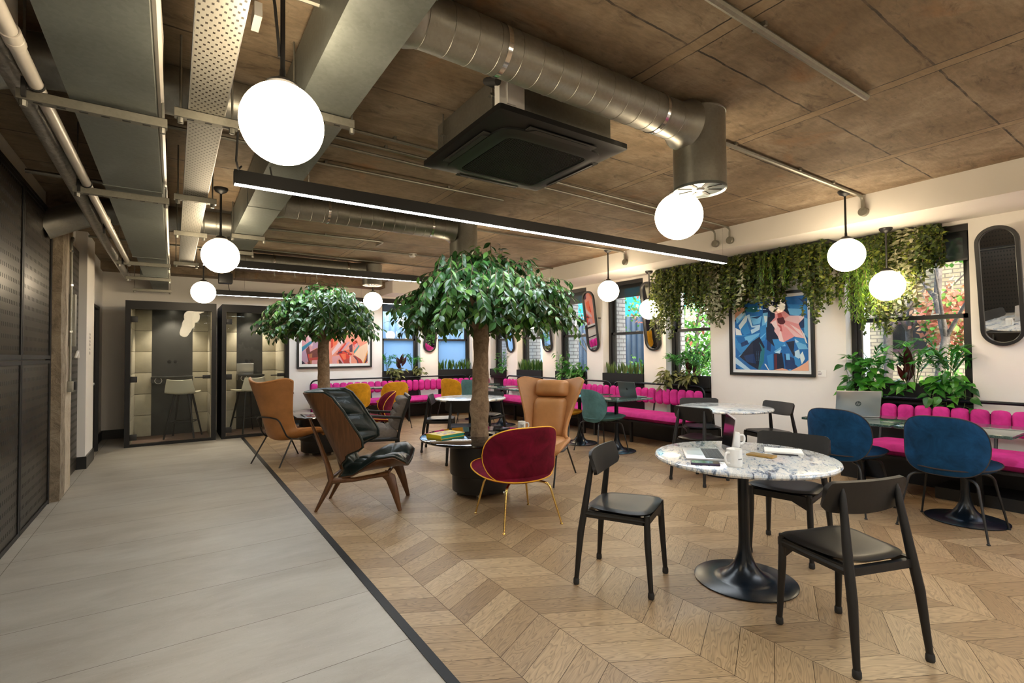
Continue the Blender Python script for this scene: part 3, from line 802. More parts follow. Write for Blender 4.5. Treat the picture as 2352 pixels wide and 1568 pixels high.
# ceiling cassette air conditioner
t = thing('ceiling_cassette', 'square black and steel air conditioning cassette on the ceiling', 'air conditioner', (1.85,2.59,2.6))
MB().box((-.40,-.40,.05),(.40,.40,.285), None, .006).build('steel_housing', G, t)
def sq(r, n=8, k=44):
    f = superell(r, r, n); return [f(2*PI*i/k) for i in range(k)]
m = MB(); a = sq(.475, 60); rings = []
prof = [(.475,.052,60),(.475,.022,60),(.44,.008,24),(.37,.0,9)]
prev = None
for (r, zz, n) in prof:
    cur = m.ring([(x, y, zz) for x, y in sq(r, n)])
    if prev: m.bridge(prev, cur)
    else: m.cap(cur)
    prev = cur
m.cap(prev, True)
m.build('black_fascia', mat('black_fascia_plastic', (.006,.006,.006), .5, spec=.3), t, 30)
m = MB(); prev = None
for (r, zz, n) in [(.385,.002,7),(.385,-.010,7),(.34,-.016,8),(.325,-.020,9),(.30,-.020,14),(.295,-.016,16)]:
    cur = m.ring([(x, y, zz) for x, y in sq(r, n)])
    if prev: m.bridge(prev, cur)
    prev = cur
m.build('grille_frame', mat('black_grille_plastic', (.008,.009,.009), .45, spec=.35), t, 30)
m = MB().box((-.29,-.29,-.012),(.29,.29,-.008))
for i in range(40):
    q = -.285+.57*i/39
    m.box((q-.002,-.288,-.017),(q+.002,.288,-.012)); m.box((-.288,q-.002,-.016),(.288,q+.002,-.012))
m.build('intake_grille', M['charcoal'], t)
for k in range(4):
    a = k*PI/2; Rm = Matrix.Rotation(a, 4, 'Z')
    MB().box((-.25,.388,-.006),(.25,.435,-.002), Rm).build('air_slot', M['rubber'], t)
    MB().prism([(-.24,0),(.24,0),(.20,.028),(-.20,.028)], .006, Rm @ Matrix.Translation((0,.395,-.016)) @ Matrix.Rotation(.25, 4, 'X')).build('louvre', M['black_metal'], t)
for sx in (-1,1):
    for sy in (-1,1):
        MB().tube([(sx*.41,sy*.30,.1),(sx*.41,sy*.30,ZC-2.6)], .005, 6).boxc((sx*.41,sy*.30,.18),(.04,.03,.012)).build('hanging_rod', G, t)
MB().box((-.46,-.452,.06),(-.30,-.405,.22)).box((-.415,-.46,.07),(-.36,-.40,.18)).build('control_box', M['white_plastic'], t)
MB().tube([(-.41,-.37,.20),(-.50,-.39,.19),(-.5,-.5,.14)], .02, 8).build('pipe_stub', M['rubber'], t)

# globe pendants
def pendant(name, x, y, zc, zg, label, grp='globe pendant lamps'):
    t = thing(name, label, 'pendant lamp', (x,y,zg), 0, grp)
    rr = .157
    MB().lathe([(rr*math.sin(a), rr*math.cos(a)) for a in [R(14)+(PI-R(14))*i/28 for i in range(29)]], 48, (0,0,0), 'z', False).build('glass_globe', M['globe'], t)
    MB().lathe([(.058,.148),(.062,.154),(.060,.162),(.045,.168),(.030,.182),(.012,.186),(.011,.22)], 28, (0,0,0), 'z', False).build('fitter_cap', M['black_metal'], t)
    MB().tube([(0,0,.17),(0,0,zc-zg-.03)], .0095, 10).build('stem', M['black_metal'], t)
    MB().lathe([(.0105,zc-zg-.055),(.018,zc-zg-.05),(.045,zc-zg-.036),(.06,zc-zg-.014),(.06,zc-zg),(0,zc-zg)], 28, (0,0,0), 'z', False).build('canopy', M['black_metal'], t)
    return t
proto = pendant('globe_pendant', .357, 2.15, ZC, 2.29, 'largest glowing globe lamp, nearest the camera at upper left')
for x, y, lb in ((.357,5.30,'globe lamp hanging left of the end of the first long lamp'), (.357,8.45,'small globe lamp in front of the left phone booth'),
                 (2.85,2.15,'globe lamp hanging beside the spiral duct outlet'), (2.85,5.30,'globe lamp hidden inside the crown of the large tree'),
                 (2.85,8.45,'globe lamp touching the right edge of the smaller tree'), (5.40,2.15,'globe lamp at the near wall box in front of the greenery'),
                 (5.40,5.35,'globe lamp hanging by the window left of the hanging greenery'), (5.40,8.45,'globe lamp behind the right half of the large tree'),
                 (.357,-1.0,'added unseen globe lamp behind the photographer on the tiled side'), (2.85,-1.0,'added unseen globe lamp behind the photographer over the oak floor'), (5.40,-1.0,'added unseen globe lamp behind the photographer by the windows'),  # unseen row continuing the grid, added for fill light and booth reflections
                 (.357,-4.1,'rearmost added unseen globe lamp over the tiles'), (2.85,-4.1,'rearmost added unseen globe lamp over the oak floor')):  # unseen rear globes, added to brighten the room
    dup(proto, (x,y,2.29), 0, lb)
p2 = pendant('globe_pendant', 6.22, 2.10, ZS, 2.045, 'low globe lamp hanging right before the near window and greenery')
for x, y, lb in ((6.22,5.27,'low globe lamp in front of the tilted mirror by the greenery'), (6.22,8.40,'low globe lamp seen beneath the right side of the large tree'), (5.05,10.25,'low globe lamp at the back windows under the large tree')):
    dup(p2, (x,y,2.045), 0, lb)
# cable from the big globe's stem
tag(MB().tube([(.30,2.12,ZC),(.325,2.13,2.75),(.34,2.145,2.62),(.345,2.15,2.56)], .006, 6).build('cable', M['rubber']), 'loose black cable beside the stem of the largest globe', 'cable')
tag(MB().tube([(.27,2.9,2.52),(.28,3.1,2.44),(.31,3.3,2.46),(.34,3.45,2.53)], .006, 6).build('cable', M['rubber']), 'black cable drooping from the tray to the first long lamp', 'cable')

# long linear lamps
def lamp(y, x0, x1, zb, lb):
    L = x1-x0
    t = thing('linear_lamp', lb, 'linear lamp', (x0,y,zb), 0, 'long linear pendant lamps')
    MB().box((0,-.031,.010),(L,.031,.088)).box((0,-.031,-.001),(L,-.028,.010)).box((0,.028,-.001),(L,.031,.010)).box((0,-.028,-.001),(.004,.028,.010)).box((L-.004,-.028,-.001),(L,.028,.010)).build('housing', M['charcoal'], t)
    MB().box((.004,-.028,.0),(L-.004,.028,.0095)).build('diffuser', M['tubelight'], t)
    for q in (.45, L*.5, L-.05): MB().tube([(q,0,.088),(q,0,(ZC if x0+q < (3.76 if y > 9.92 else XB) else ZS)-zb)], .0015, 5).build('suspension_wire', M['chrome'], t)
    MB().tube([(.22,0,.088),(.20,0,.2),(.18,-.02,ZC-zb)], .005, 6).build('power_cable', M['rubber'], t)
lamp(3.57, .31, 5.62, 2.45, 'long black linear lamp nearest the camera crossing the room')
lamp(6.93, .285, 5.60, 2.45, 'second long black linear lamp passing behind the large tree')
lamp(9.87, .58, 5.60, 2.415, 'farthest long black linear lamp, above the phone booths')
lamp(.15, .31, 5.62, 2.45, 'added long linear fill lamp overhead behind the camera')  # out of view, added as fill light for the foreground
lamp(-3.2, .31, 5.62, 2.45, 'rearmost added long linear fill lamp behind the camera')  # second unseen lamp, added for brightness
# small things under the slab
t = thing('loudspeaker', 'small black loudspeaker under the ceiling above the booths', 'loudspeaker', (.70,9.35,2.62))
MB().box((-.10,-.09,-.07),(.10,.09,.10), None, .02).build('cabinet', M['black_metal'], t)
MB().tube([(0,0,.1),(0,0,.30)], .01, 8).build('bracket', M['black_metal'], t)
for i, (x, y) in enumerate(((1.45,9.5),(1.78,9.5),(2.15,9.5))):
    tag(MB().tube([(x,y-.4,ZC-.02),(x,y-.2,ZC-.04),(x,y,ZC-.07),(x+.02,y+.02,ZC-.16)], .012, 8).build('conduit_stub', M['galv_old']), ('leftmost','middle','rightmost')[i]+' of three cut conduit stubs below the back slab', 'conduit', 'conduit stubs')
t = thing('smoke_detector', 'small white sensor on the ceiling left of the big tree crown', 'sensor', (3.05,7.2,ZC))
MB().lathe([(0,-.05),(.04,-.048),(.055,-.03),(.055,-.012)], 20, (0,0,0), 'z', False).build('sensor_head', M['white_plastic'], t)
MB().lathe([(.07,-.012),(.07,0)], 20).build('base', M['white_plastic'], t)
t = tag(MB().box((.27,2.28,2.78),(.30,2.40,2.84)).box((.272,2.30,2.80),(.303,2.33,2.82)).build('ceiling_socket', M['white_plastic']), 'small white socket under the ceiling next to the biggest globe stem', 'socket')
# ------------------------------------------------------------------ seats and tables
def heading(deg): return R(deg)-PI/2        # local +y looks along this compass angle (from +x)

# --- black wooden chair with curved backrest
def wooden_chair(label, group):
    t = thing('wooden_chair', label, 'chair', (0,0,0), 0, group)
    W = M['wood_black']
    # seat pad: rounded trapezoid, slightly dished
    def outl(a):
        x, y = superell(1, 1, 4.2)(a); w = .205 + .022*y
        return (x*w, y*.195+.01)
    MB().pad(outl, lambda x, y: (x, y, .452 - .010*math.cos(min(1, abs(x)/.2)*PI/2) + .008*(y/.2)**2), .014, .020, 6, 48, 7).build('seat', M['lea_black'], t)
    m = MB()
    m.box((-.19,-.185,.395),(-.165,.20,.435)).box((.165,-.185,.395),(.19,.20,.435)).box((-.19,.165,.395),(.19,.195,.435)).box((-.19,-.19,.395),(.19,-.165,.43))
    m.prism([(0,0),(.10,0),(0,.05)], .02, Matrix.Translation((-.17,.19,.395)) @ Matrix.Rotation(PI/2, 4, 'X') @ Matrix.Scale(-1, 4, (0,1,0)))
    m.build('seat_rail', W, t)
    for sx in (-1, 1):
        MB().tube([(sx*.175,.185,.45),(sx*.178,.188,.30),(sx*.186,.205,.02)], [.0175,.019,.0135], 12, flat=1).build('leg', W, t)
        MB().tube([(sx*.155,-.138,.765),(sx*.157,-.141,.73),(sx*.162,-.148,.66),(sx*.180,-.180,.44),(sx*.190,-.203,.30),(sx*.205,-.228,.02)], [.004,.0125,.0165,.0205,.0205,.0135], 12).build('leg', W, t)
        MB().tube([(sx*.184,-.185,.415),(sx*.178,.18,.415)], .014, 8).build('side_rail', W, t)
    for (x, y) in ((-.186,.205),(.186,.205),(-.205,-.228),(.205,-.228)):
        MB().lathe([(0,0),(.015,0),(.018,.006),(.0175,.028),(.0145,.036)], 14, (x,y,0), 'z', False).build('foot_cap', M['rubber'], t)
    # curved backrest board
    def back(u, v):
        x = (u-.5)*.46; zz = .655 + v*.130
        e = abs(u-.5)*2
        # rounded outline at the ends
        k = max(0, (e-.86)/.14); zz = .72 + (zz-.72)*(1-.34*k*k)
        low = -.020*(1-e*e)*(1-v)
        return (x, -.138 + .34*x*x*4*.40 - .03*(v-.5), zz+low)
    MB().sheet(back, 28, 6, .010, .010).build('backrest', W, t, 50)
    return t
CH = 'black wooden chairs'
ch = wooden_chair('black wooden chair on the left side of the nearest marble table', CH)
ch.location = (2.267,2.146,0); ch.rotation_euler = (0,0,heading(-63))
for x, y, a, lb in ((2.63,1.09,71,'black wooden chair nearest the camera with its back to us'),
                    (3.485,1.78,191,'black wooden chair on the window side of the nearest marble table'),
                    (4.66,3.296,0,'black wooden chair with its back to us at the marble table below the blue picture'),
                    (5.40,3.80,-135,'black wooden chair between the far marble table and the magenta bench end'),
                    (5.66,3.08,160,'black wooden chair on the right of the marble table below the blue picture'),
                    (3.17,6.52,-33,'black wooden chair on the left of the marble table behind the large tree'),
                    (3.07,5.60,57,'black wooden chair with its back to us behind the large tree trunk'),
                    (3.95,6.50,-155,'black wooden chair on the right of the marble table behind the large tree')):
    dup(ch, (x,y,0), heading(a), lb)

# --- round marble pedestal tables
def tulip_base(mb, rb, rs, h):
    pr = [(0,0),(rb-.006,0),(rb,.004),(rb,.008),(rb-.012,.012),(rb*.62,.018)]
    for i in range(17):
        q = i/16; r = rs + (rb*.55-rs)*(1-q)**3.6; pr.append((r, .020 + .30*q**1.15))
    pr += [(rs, .40), (rs, h)]
    mb.lathe(pr, 48, (0,0,0), 'z'); return mb
def round_table(loc, label, spin):
    t = thing('marble_table', label, 'table', loc, spin, 'round marble tables')
    MB().lathe([(0,.712),(.490,.712),(.502,.716),(.507,.726),(.503,.736),(.492,.740),(0,.740)], 72, (0,0,0), 'z', False).build('tabletop', M['marble_white'], t)
    tulip_base(MB(), .285, .031, .712).build('pedestal', M['black_gloss'], t)
    MB().lathe([(0,.700),(.12,.700),(.12,.711),(0,.711)], 24, (0,0,0), 'z', False).build('top_plate', M['black_metal'], t)
    return t
rt = round_table((2.833,1.712,0), 'round white marble table nearest the camera with an open laptop', .6)
dup(rt, (5.165,3.33,0), 1.9, 'round white marble table below the blue framed picture')
dup(rt, (3.547,6.285,0), 3.1, 'round white marble table behind the trunk of the large tree')
# --- square green marble tables
def square_table(loc, label):
    t = thing('green_marble_table', label, 'table', loc, 0, 'square green marble tables')
    MB().box((-.352,-.352,.720),(.352,.352,.742), None, .003).build('tabletop', M['marble_green'], t)
    tulip_base(MB(), .262, .028, .718).build('pedestal', M['black_gloss'], t)
    MB().box((-.14,-.14,.706),(.14,.14,.719)).build('top_plate', M['black_metal'], t)
    return t
st = square_table((5.27,1.29,0), 'square green marble table in front of the nearest blue chair')
for x, y, lb in ((5.27,2.02,'square green marble table carrying the big silver laptop'), (5.12,4.95,'square green marble table with the grey laptop by the teal chair'), (5.13,5.72,'square green marble table next beyond the grey laptop table'),
                 (5.22,7.28,'square green marble table behind the tan armchair'), (5.25,8.08,'square green marble table third along the window bench'), (5.30,9.12,'square green marble table in the far bench corner'),
                 (2.74,9.56,'square marble table at the left of the back bench'), (3.46,9.52,'square marble table at the back bench with the two yellow chairs')):
    dup(st, (x,y,0), 0, lb)

# --- upholstered shell chairs with a rounded beetle-like back
def shell_back(x, y, W, zb, rake, bow):
    """map of the flat back outline (x, height y) to 3D"""
    return (x*(1-.10*(x/W)**2), -.20 - rake*(y-zb) + bow*(x/W)**2*(.35+.65*max(0,min(1,(y-zb)/.2))) - .05*max(0,.10-(y-zb))*-1, y)
def beetle_chair(label, vel, piping, legm, group, s=1.0, lounge=False):
    t = thing('lounge_shell_chair' if lounge else 'shell_chair', label, 'chair', (0,0,0), 0, group)
    if lounge: W, zb, zt, rake, bow, zs, sw, sd = .370, .335, .785, .30, .17, .365, .335, .30
    else: W, zb, zt, rake, bow, zs, sw, sd = .285, .420, .865, .16, .125, .455, .275, .265
    zc = (zb+zt)/2; hh = (zt-zb)/2
    def outl(a):
        x, y = superell(1, 1, 3.1)(a)
        w = W*(1.0 - .10*max(0, -y)**1.6 - .10*max(0, y)**2)
        return (x*w, zc + y*hh)
    fm = lambda x, y: shell_back(x, y, W, zb, rake, bow)
    MB().pad(outl, lambda x, y: fm(-x, y), .034, .012, 7, 56, 8).build('backrest', vel, t, 60)
    def souti(a):
        x, y = superell(1, 1, 2.5)(a); w = sw*(1 + .04*y)
        return (x*w, y*sd + .045)
    sm = lambda x, y: (x, y, zs + .030*(y/sd)**2*(1 if y > 0 else .6) + .030*(x/sw)**2 - (0 if not lounge else .10*(-y/sd)*.35))
    MB().pad(souti, sm, .036, .030, 7, 56, 5).build('seat', vel, t, 60)
    if piping:
        N = 64
        bp = [fm(*outl(2*PI*k/N)) for k in range(N)]; MB().tube([(p[0], p[1]+.004, p[2]) for p in bp], .0055, 6, closed=True).build('back_piping', piping, t)
        MB().tube([sm(*souti(2*PI*k/N)) for k in range(N)], .0055, 6, closed=True).build('seat_piping', piping, t)
    hx, fy, ry = (.24,.225,-.30) if lounge else (.25,.235,-.26)
    zz = zs-.045
    for sx in (-1, 1):
        for yy in (fy, ry):
            top = (sx*hx*.45, yy*.45, zz+.004); knee = (sx*hx*.80, yy*.80, zz-.006)
            MB().tube(fillet([top, knee, (sx*hx*1.06, yy*1.08, .008)], .05, 5), [.0095]*3+[.0095]*4+[.007], 10).build('leg', legm, t)
            MB().lathe([(0,0),(.012,0),(.012,.006),(.006,.012)], 12, (sx*hx*1.06, yy*1.08, 0), 'z', False).build('glide', legm, t)
    MB().boxc((0,-.02,zz+.008), (hx*1.2,.05,.014)).boxc((0,.06,zz+.008), (hx*1.2,.03,.014)).build('under_frame', legm, t)
    return t
SC = 'velvet shell chairs'
b1 = beetle_chair('navy blue velvet shell chair nearest the camera at the right edge', M['vel_blue'], M['pipe_black'], M['black_metal'], SC)
b1.location = (4.98,1.30,0); b1.rotation_euler = (0,0,heading(0))
dup(b1, (4.93,2.01,0), heading(-2), 'navy blue velvet shell chair in front of the big silver laptop')
b2 = beetle_chair('teal velvet shell chair beside the grey laptop table', M['vel_teal'], M['pipe_teal'], M['black_metal'], SC)
b2.location = (4.93,5.05,0); b2.rotation_euler = (0,0,heading(-6))
dup(b2, (4.98,8.62,0), heading(20), 'teal velvet shell chair half hidden by the large tree trunk')
b3 = beetle_chair('mustard yellow velvet chair mostly hidden behind the camel armchair', M['vel_yellow'], M['pipe_yellow'], M['black_metal'], SC)
b3.location = (4.85,5.83,0); b3.rotation_euler = (0,0,heading(-5))
for x, y, a, lb in ((2.70,9.02,90,'left one of two mustard yellow velvet chairs at the back bench'), (3.42,9.02,88,'right one of two mustard yellow velvet chairs at the back bench'), (4.86,9.28,28,'mustard yellow velvet chair standing alone left of the large trunk')):
    dup(b3, (x,y,0), heading(a), lb)
l1 = beetle_chair('burgundy velvet lounge chair with yellow piping and brass legs in the foreground', M['vel_red'], M['pipe_yellow'], M['brass'], 'burgundy lounge chairs', 1, True)
l1.location = (2.37,3.46,0); l1.rotation_euler = (0,0,heading(82))
dup(l1, (2.62,7.72,0), heading(168), 'burgundy velvet lounge chair with yellow piping behind the grey armchair')

# --- tan leather wing chairs
def wing_chair(label, lea, cushions, loc, a):
    t = thing('wing_chair', label, 'armchair', loc, heading(a), 'leather wing chairs')
    prof = [(.37,.345),(.34,.375),(.20,.378),(.02,.352),(-.14,.338),(-.235,.370),(-.285,.47),(-.325,.62),(-.365,.80),(-.41,.98),(-.435,1.10)]
    wid =  [.27,.335,.355,.345,.31,.272,.252,.268,.325,.390,.420]
    fwd =  [0,.0,.0,.02,.08,.14,.17,.165,.16,.165,.17]
    lift = [-.03,-.01,.04,.085,.10,.07,.03,.0,.0,.0,-.0]
    n = len(prof)-1
    def interp(arr, v):
        q = v*n; i = min(int(q), n-1); f = q-i
        def g(k): k = max(0, min(n, k)); return arr[k]
        p0, p1, p2, p3 = g(i-1), g(i), g(i+1), g(i+2)
        def cr(a0,b0,c0,d0): return .5*((2*b0)+(-a0+c0)*f+(2*a0-5*b0+4*c0-d0)*f*f+(-a0+3*b0-3*c0+d0)*f**3)
        if isinstance(p1, tuple): return tuple(cr(p0[k],p1[k],p2[k],p3[k]) for k in range(2))
        return cr(p0,p1,p2,p3)
    def shell(u, v):
        s_ = (u-.5)*2; y, z = interp(prof, v); w = interp(wid, v); f = interp(fwd, v); l = interp(lift, v)
        e = abs(s_)
        top = max(0, (v-.80)/.2)
        z2 = z + l*e*e - top*top*.075*(1-e**1.5)*1.0 - top**3*.05*max(0,(e-.78)/.22)**2
        front = max(0, (.12-v)/.12)
        y2 = y + f*e**2.2 - front*.05*e**3
        return (s_*w*(1-.04*e*e), y2, z2)
    MB().sheet(lambda u, v: shell(u, v), 30, 48, lambda u, v: .020+.045*max(0, 1-abs((v-.28)/.26)**2)*(1-abs((u-.5)*2)**4), .014).build('shell', lea, t, 70)
    edge = [shell(0, k/40) for k in range(41)] + [shell(k/24, 1) for k in range(1, 25)] + [shell(1, 1-k/40) for k in range(1, 41)] + [shell(1-k/24, 0) for k in range(1, 24)]
    MB().tube(edge, .016, 8, closed=True).build('edge_roll', lea, t)
    # steel frame: hoop under the shell on each side plus four legs
    for sx in (-1, 1):
        MB().tube(fillet([(sx*.10,-.345,.60),(sx*.215,-.315,.58),(sx*.235,-.20,.33),(sx*.25,-.02,.300),(sx*.24,.20,.335)], .07, 6), .0095, 10).build('frame_hoop', M['black_metal'], t)
        MB().tube([(sx*.245,-.15,.325),(sx*.275,-.35,.0)], .0095, 10).build('leg', M['black_metal'], t)
        MB().tube([(sx*.24,.16,.325),(sx*.275,.35,.0)], .0095, 10).build('leg', M['black_metal'], t)
    MB().tube([(-.10,-.345,.60),(.10,-.345,.60)], .0095, 10).build('frame_hoop', M['black_metal'], t)
    if cushions:
        def up(c, dy):
            return lambda x, y: (x, c[0]+dy - .40*(y-c[1])*.55 + 0.25*x*x, y)
        MB().pad(lambda a: (superell(.205,.10,5)(a)[0], .955+superell(.205,.10,5)(a)[1]), lambda x, y: (-x, -.350 - .22*(y-.955) + .2*x*x, y), .105, .02, 6, 48, 4).build('head_cushion', lea, t, 70)
        cu = MB().pad(lambda a: (superell(.205,.235,6)(a)[0], .625+superell(.205,.235,6)(a)[1]), lambda x, y: (-x, -.268 - .20*(y-.625) + .1*x*x, y), .100, .02, 7, 56, 5).build('back_cushion', lea, t, 70)
        for sx in (-.065,.065): MB().lathe([(0,.006),(.010,.004),(.012,-.004)], 14, (0,0,0), 'y', False).build('button', lea, cu).location = (sx, -.182, .66)
        MB().pad(superell(.27,.235,6), lambda x, y: (x, y+.06, .395+.015*(x/.27)**2), .055, .015, 6, 48, 5).build('seat_cushion', lea, t, 70)
    return t
wing_chair('tan leather wing chair seen from behind near the phone booths', M['lea_tan'], False, (1.26,7.02,0), 27)
wing_chair('camel leather wing chair with loose cushions facing us behind the red chair', M['lea_tan2'], True, (3.36,4.38,0), 210)

# --- high-backed chair: walnut shells, dark green tufted leather
def shell_lounge(loc, a):
    t = thing('plywood_lounge_chair', 'high walnut plywood lounge chair with dark green tufted leather', 'armchair', loc, heading(a))
    W = M['walnut']
    def bw(v):                                # half arc length up the back: narrow foot, wing corner low down, then slightly in to the top
        pts = [(0,.15),(.12,.17),(.27,.33),(.40,.53),(.47,.55),(.75,.52),(.94,.49),(1,.44)]
        for (a0, b0), (a1, b1) in zip(pts, pts[1:]):
            if v <= a1: f = (v-a0)/(a1-a0); f = f*f*(3-2*f); return b0+(b1-b0)*f
        return pts[-1][1]
    def back(u, v):
        q = (u-.5)*2*bw(v); s_ = abs(q); z = .28 + v*.76; y0 = -.125 - .335*v - .045*v*v
        flat_, rad_, amax = .14, .14, R(76)
        if s_ <= flat_: x, y = s_, 0.0
        elif s_ <= flat_+rad_*amax: t_ = (s_-flat_)/rad_; x, y = flat_+rad_*math.sin(t_), rad_*(1-math.cos(t_))
        else:
            r_ = s_-flat_-rad_*amax; x, y = flat_+rad_*math.sin(amax)+r_*math.cos(amax), rad_*(1-math.cos(amax))+r_*math.sin(amax)
        return (math.copysign(x, q), y0 + y, z)
    MB().sheet(back, 40, 36, .012, .0).build('back_shell', W, t, 60)
    def tuft(u, v):
        e = 1-abs((u-.5)*2)**6; g = 1-abs((v-.5)*2)**8
        return .014 + (.075*math.sqrt(max(0, e))*math.sqrt(max(0, g)))*(.62+.38*abs(math.sin(PI*3*u))**.6*abs(math.sin(PI*4.5*v))**.6)
    MB().sheet(lambda u, v: back(1-u, v), 48, 60, tuft, -.001).build('back_cushion', M['lea_green'], t, 80)
    edge = [back(0, k/36) for k in range(37)] + [back(k/20, 1) for k in range(1, 21)] + [back(1, 1-k/36) for k in range(1, 37)] + [back(1-k/20, 0) for k in range(1, 20)]
    MB().tube([(p[0], p[1]+.010, p[2]) for p in edge], .010, 8, closed=True).build('leather_welt', M['lea_green'], t)
    def seat(u, v):                           # v from rear to front; sides roll up towards the front
        s_ = (u-.5)*2; e = abs(s_)
        w = .215 + .125*min(1, max(0, (v-.12)/.45))**1.0 - .05*max(0, (v-.80)/.2)**2
        y = -.165 + v*.56; z = .300 + .075*v - .05*max(0, v-.75)**2*8*.35
        return (s_*w, y, z + .125*e**2.2*min(1, max(0, (v-.18)/.4))*(1-.5*max(0,(v-.85)/.15)) )
    MB().sheet(lambda u, v: seat(1-u, v), 28, 24, .010, .004).build('seat_shell', W, t, 60)
    def tuft2(u, v):
        e = 1-abs((u-.5)*2)**6; g = 1-abs((v-.5)*2)**8
        return .014 + (.085*math.sqrt(max(0, e))*math.sqrt(max(0, g)))*(.60+.40*abs(math.sin(PI*3*u))**.6*abs(math.sin(PI*3*v))**.6)
    MB().sheet(lambda u, v: seat(u, v), 48, 44, tuft2, -.004).build('seat_cushion', M['lea_green'], t, 80)
    edge = [seat(0, k/30) for k in range(31)] + [seat(k/20, 1) for k in range(1, 21)] + [seat(1, 1-k/30) for k in range(1, 31)] + [seat(1-k/20, 0) for k in range(1, 20)]
    MB().tube([(p[0], p[1], p[2]+.010) for p in edge], .010, 8, closed=True).build('leather_welt', M['lea_green'], t)
    for sx in (-1, 1):
        # rear leg and its long upright
        MB().tube([(sx*.205,-.39,.0),(sx*.200,-.30,.17),(sx*.195,-.255,.265),(sx*.175,-.295,.40),(sx*.14,-.39,.62),(sx*.12,-.47,.80)], [.018,.036,.046,.034,.026,.014], 10, flat=.66).build('leg', W, t)
        MB().tube([(sx*.235,.345,.0),(sx*.225,.30,.16),(sx*.215,.26,.285),(sx*.21,.20,.325)], [.017,.033,.046,.034], 10, flat=.66).build('leg', W, t)
        MB().tube([(sx*.195,-.26,.262),(sx*.20,-.05,.272),(sx*.21,.14,.305),(sx*.213,.25,.322)], [.038,.026,.026,.036], 10, flat=.75).build('side_rail', W, t)
    MB().tube([(-.2,-.27,.275),(.2,-.27,.275)], .016, 8).tube([(-.21,.22,.31),(.21,.22,.31)], .016, 8).build('cross_rail', W, t)
    return t
shell_lounge((1.475,4.565,0), -31)

# --- grey buttoned armchair with black frame
def frame_armchair(loc, a):
    t = thing('frame_armchair', 'black framed armchair with grey buttoned cushions', 'armchair', loc, heading(a))
    W = M['wood_black']
    def tufted(nx, ny, t0, amp):
        def f(u, v):
            e = max(0, 1-abs((u-.5)*2)**10); g = max(0, 1-abs((v-.5)*2)**10)
            return t0*.25 + t0*math.sqrt(e*g)*(1-amp+amp*abs(math.sin(PI*nx*u))**.55*abs(math.sin(PI*ny*v))**.55)
        return f
    MB().sheet(lambda u, v: ((u-.5)*.56, -.25+v*.56, .335), 40, 40, tufted(4, 4, .085, .28), .028).build('seat_cushion', M['fab_grey'], t, 70)
    MB().sheet(lambda u, v: ((.5-u)*.54, -.235-v*.135, .395+v*.40), 40, 40, tufted(4, 4, .085, .34), .02).build('back_cushion', M['fab_grey'], t, 70)
    for sx in (-1, 1):
        x = sx*.310
        MB().tube(fillet([(x,.30,0),(x,.285,.20),(x,.275,.30),(x,.265,.585)], .05, 3), [.013,.016]+[.018]*7, 8).build('leg', W, t)
        MB().tube(fillet([(x,-.30,0),(x,-.245,.29),(x,-.29,.50),(x,-.405,.825)], .06, 4), [.013]+[.019]*11, 8).build('leg', W, t)
        MB().tube(fillet([(x,.262,.50),(x,.262,.590),(x,.15,.598),(x,-.305,.555)], .04, 5), .0175, 8, flat=.8).build('arm', W, t)
        MB().tube([(x,.275,.295),(x,-.25,.285)], .020, 8, flat=1.2).build('side_rail', W, t)
    MB().tube([(-.31,-.400,.815),(.31,-.400,.815)], .020, 8).build('top_rail', W, t)
    MB().box((-.31,.255,.262),(.31,.290,.310)).box((-.31,-.265,.262),(.31,-.235,.310)).box((-.30,-.24,.285),(.30,.27,.300)).build('seat_frame', W, t)
    MB().box((-.29,-.405,.50),(.29,-.385,.80), Matrix.Identity(4)).build('back_panel', W, t)
    return t
frame_armchair((2.24,6.49,0), 163)

# --- tables round the trees: black marble on a drum
def tree_table(loc, label):
    t = thing('tree_table', label, 'table', loc, 0, 'black marble tree tables')
    rin = .125
    MB().lathe([(rin,.535),(.575,.535),(.590,.542),(.594,.550),(.590,.558),(.575,.563),(rin,.563),(rin,.535)], 72, (0,0,0), 'z', False).build('tabletop', M['marble_black'], t)
    MB().lathe([(.12,.534),(.300,.534),(.302,.52),(.302,.215),(.298,.205),(.282,.203),(.280,.050),(.276,.045),(0,.045)], 64, (0,0,0), 'z', False).build('drum', M['black_metal'], t)
    for k in range(5):
        a = 2*PI*k/5+.3
        MB().lathe([(0,-.011),(.020,-.011),(.021,0),(.020,.011),(0,.011)], 16, (.235*math.cos(a), .235*math.sin(a), .021), 'x', False).boxc((.235*math.cos(a), .235*math.sin(a), .036), (.03,.03,.022)).build('caster', M['chrome'], t)
    return t
tt = tree_table((2.52,4.27,0), 'round black marble table with the large tree growing through it')
dup(tt, (1.74,7.30,0), 1.0, 'round black marble table with the smaller tree growing through it')

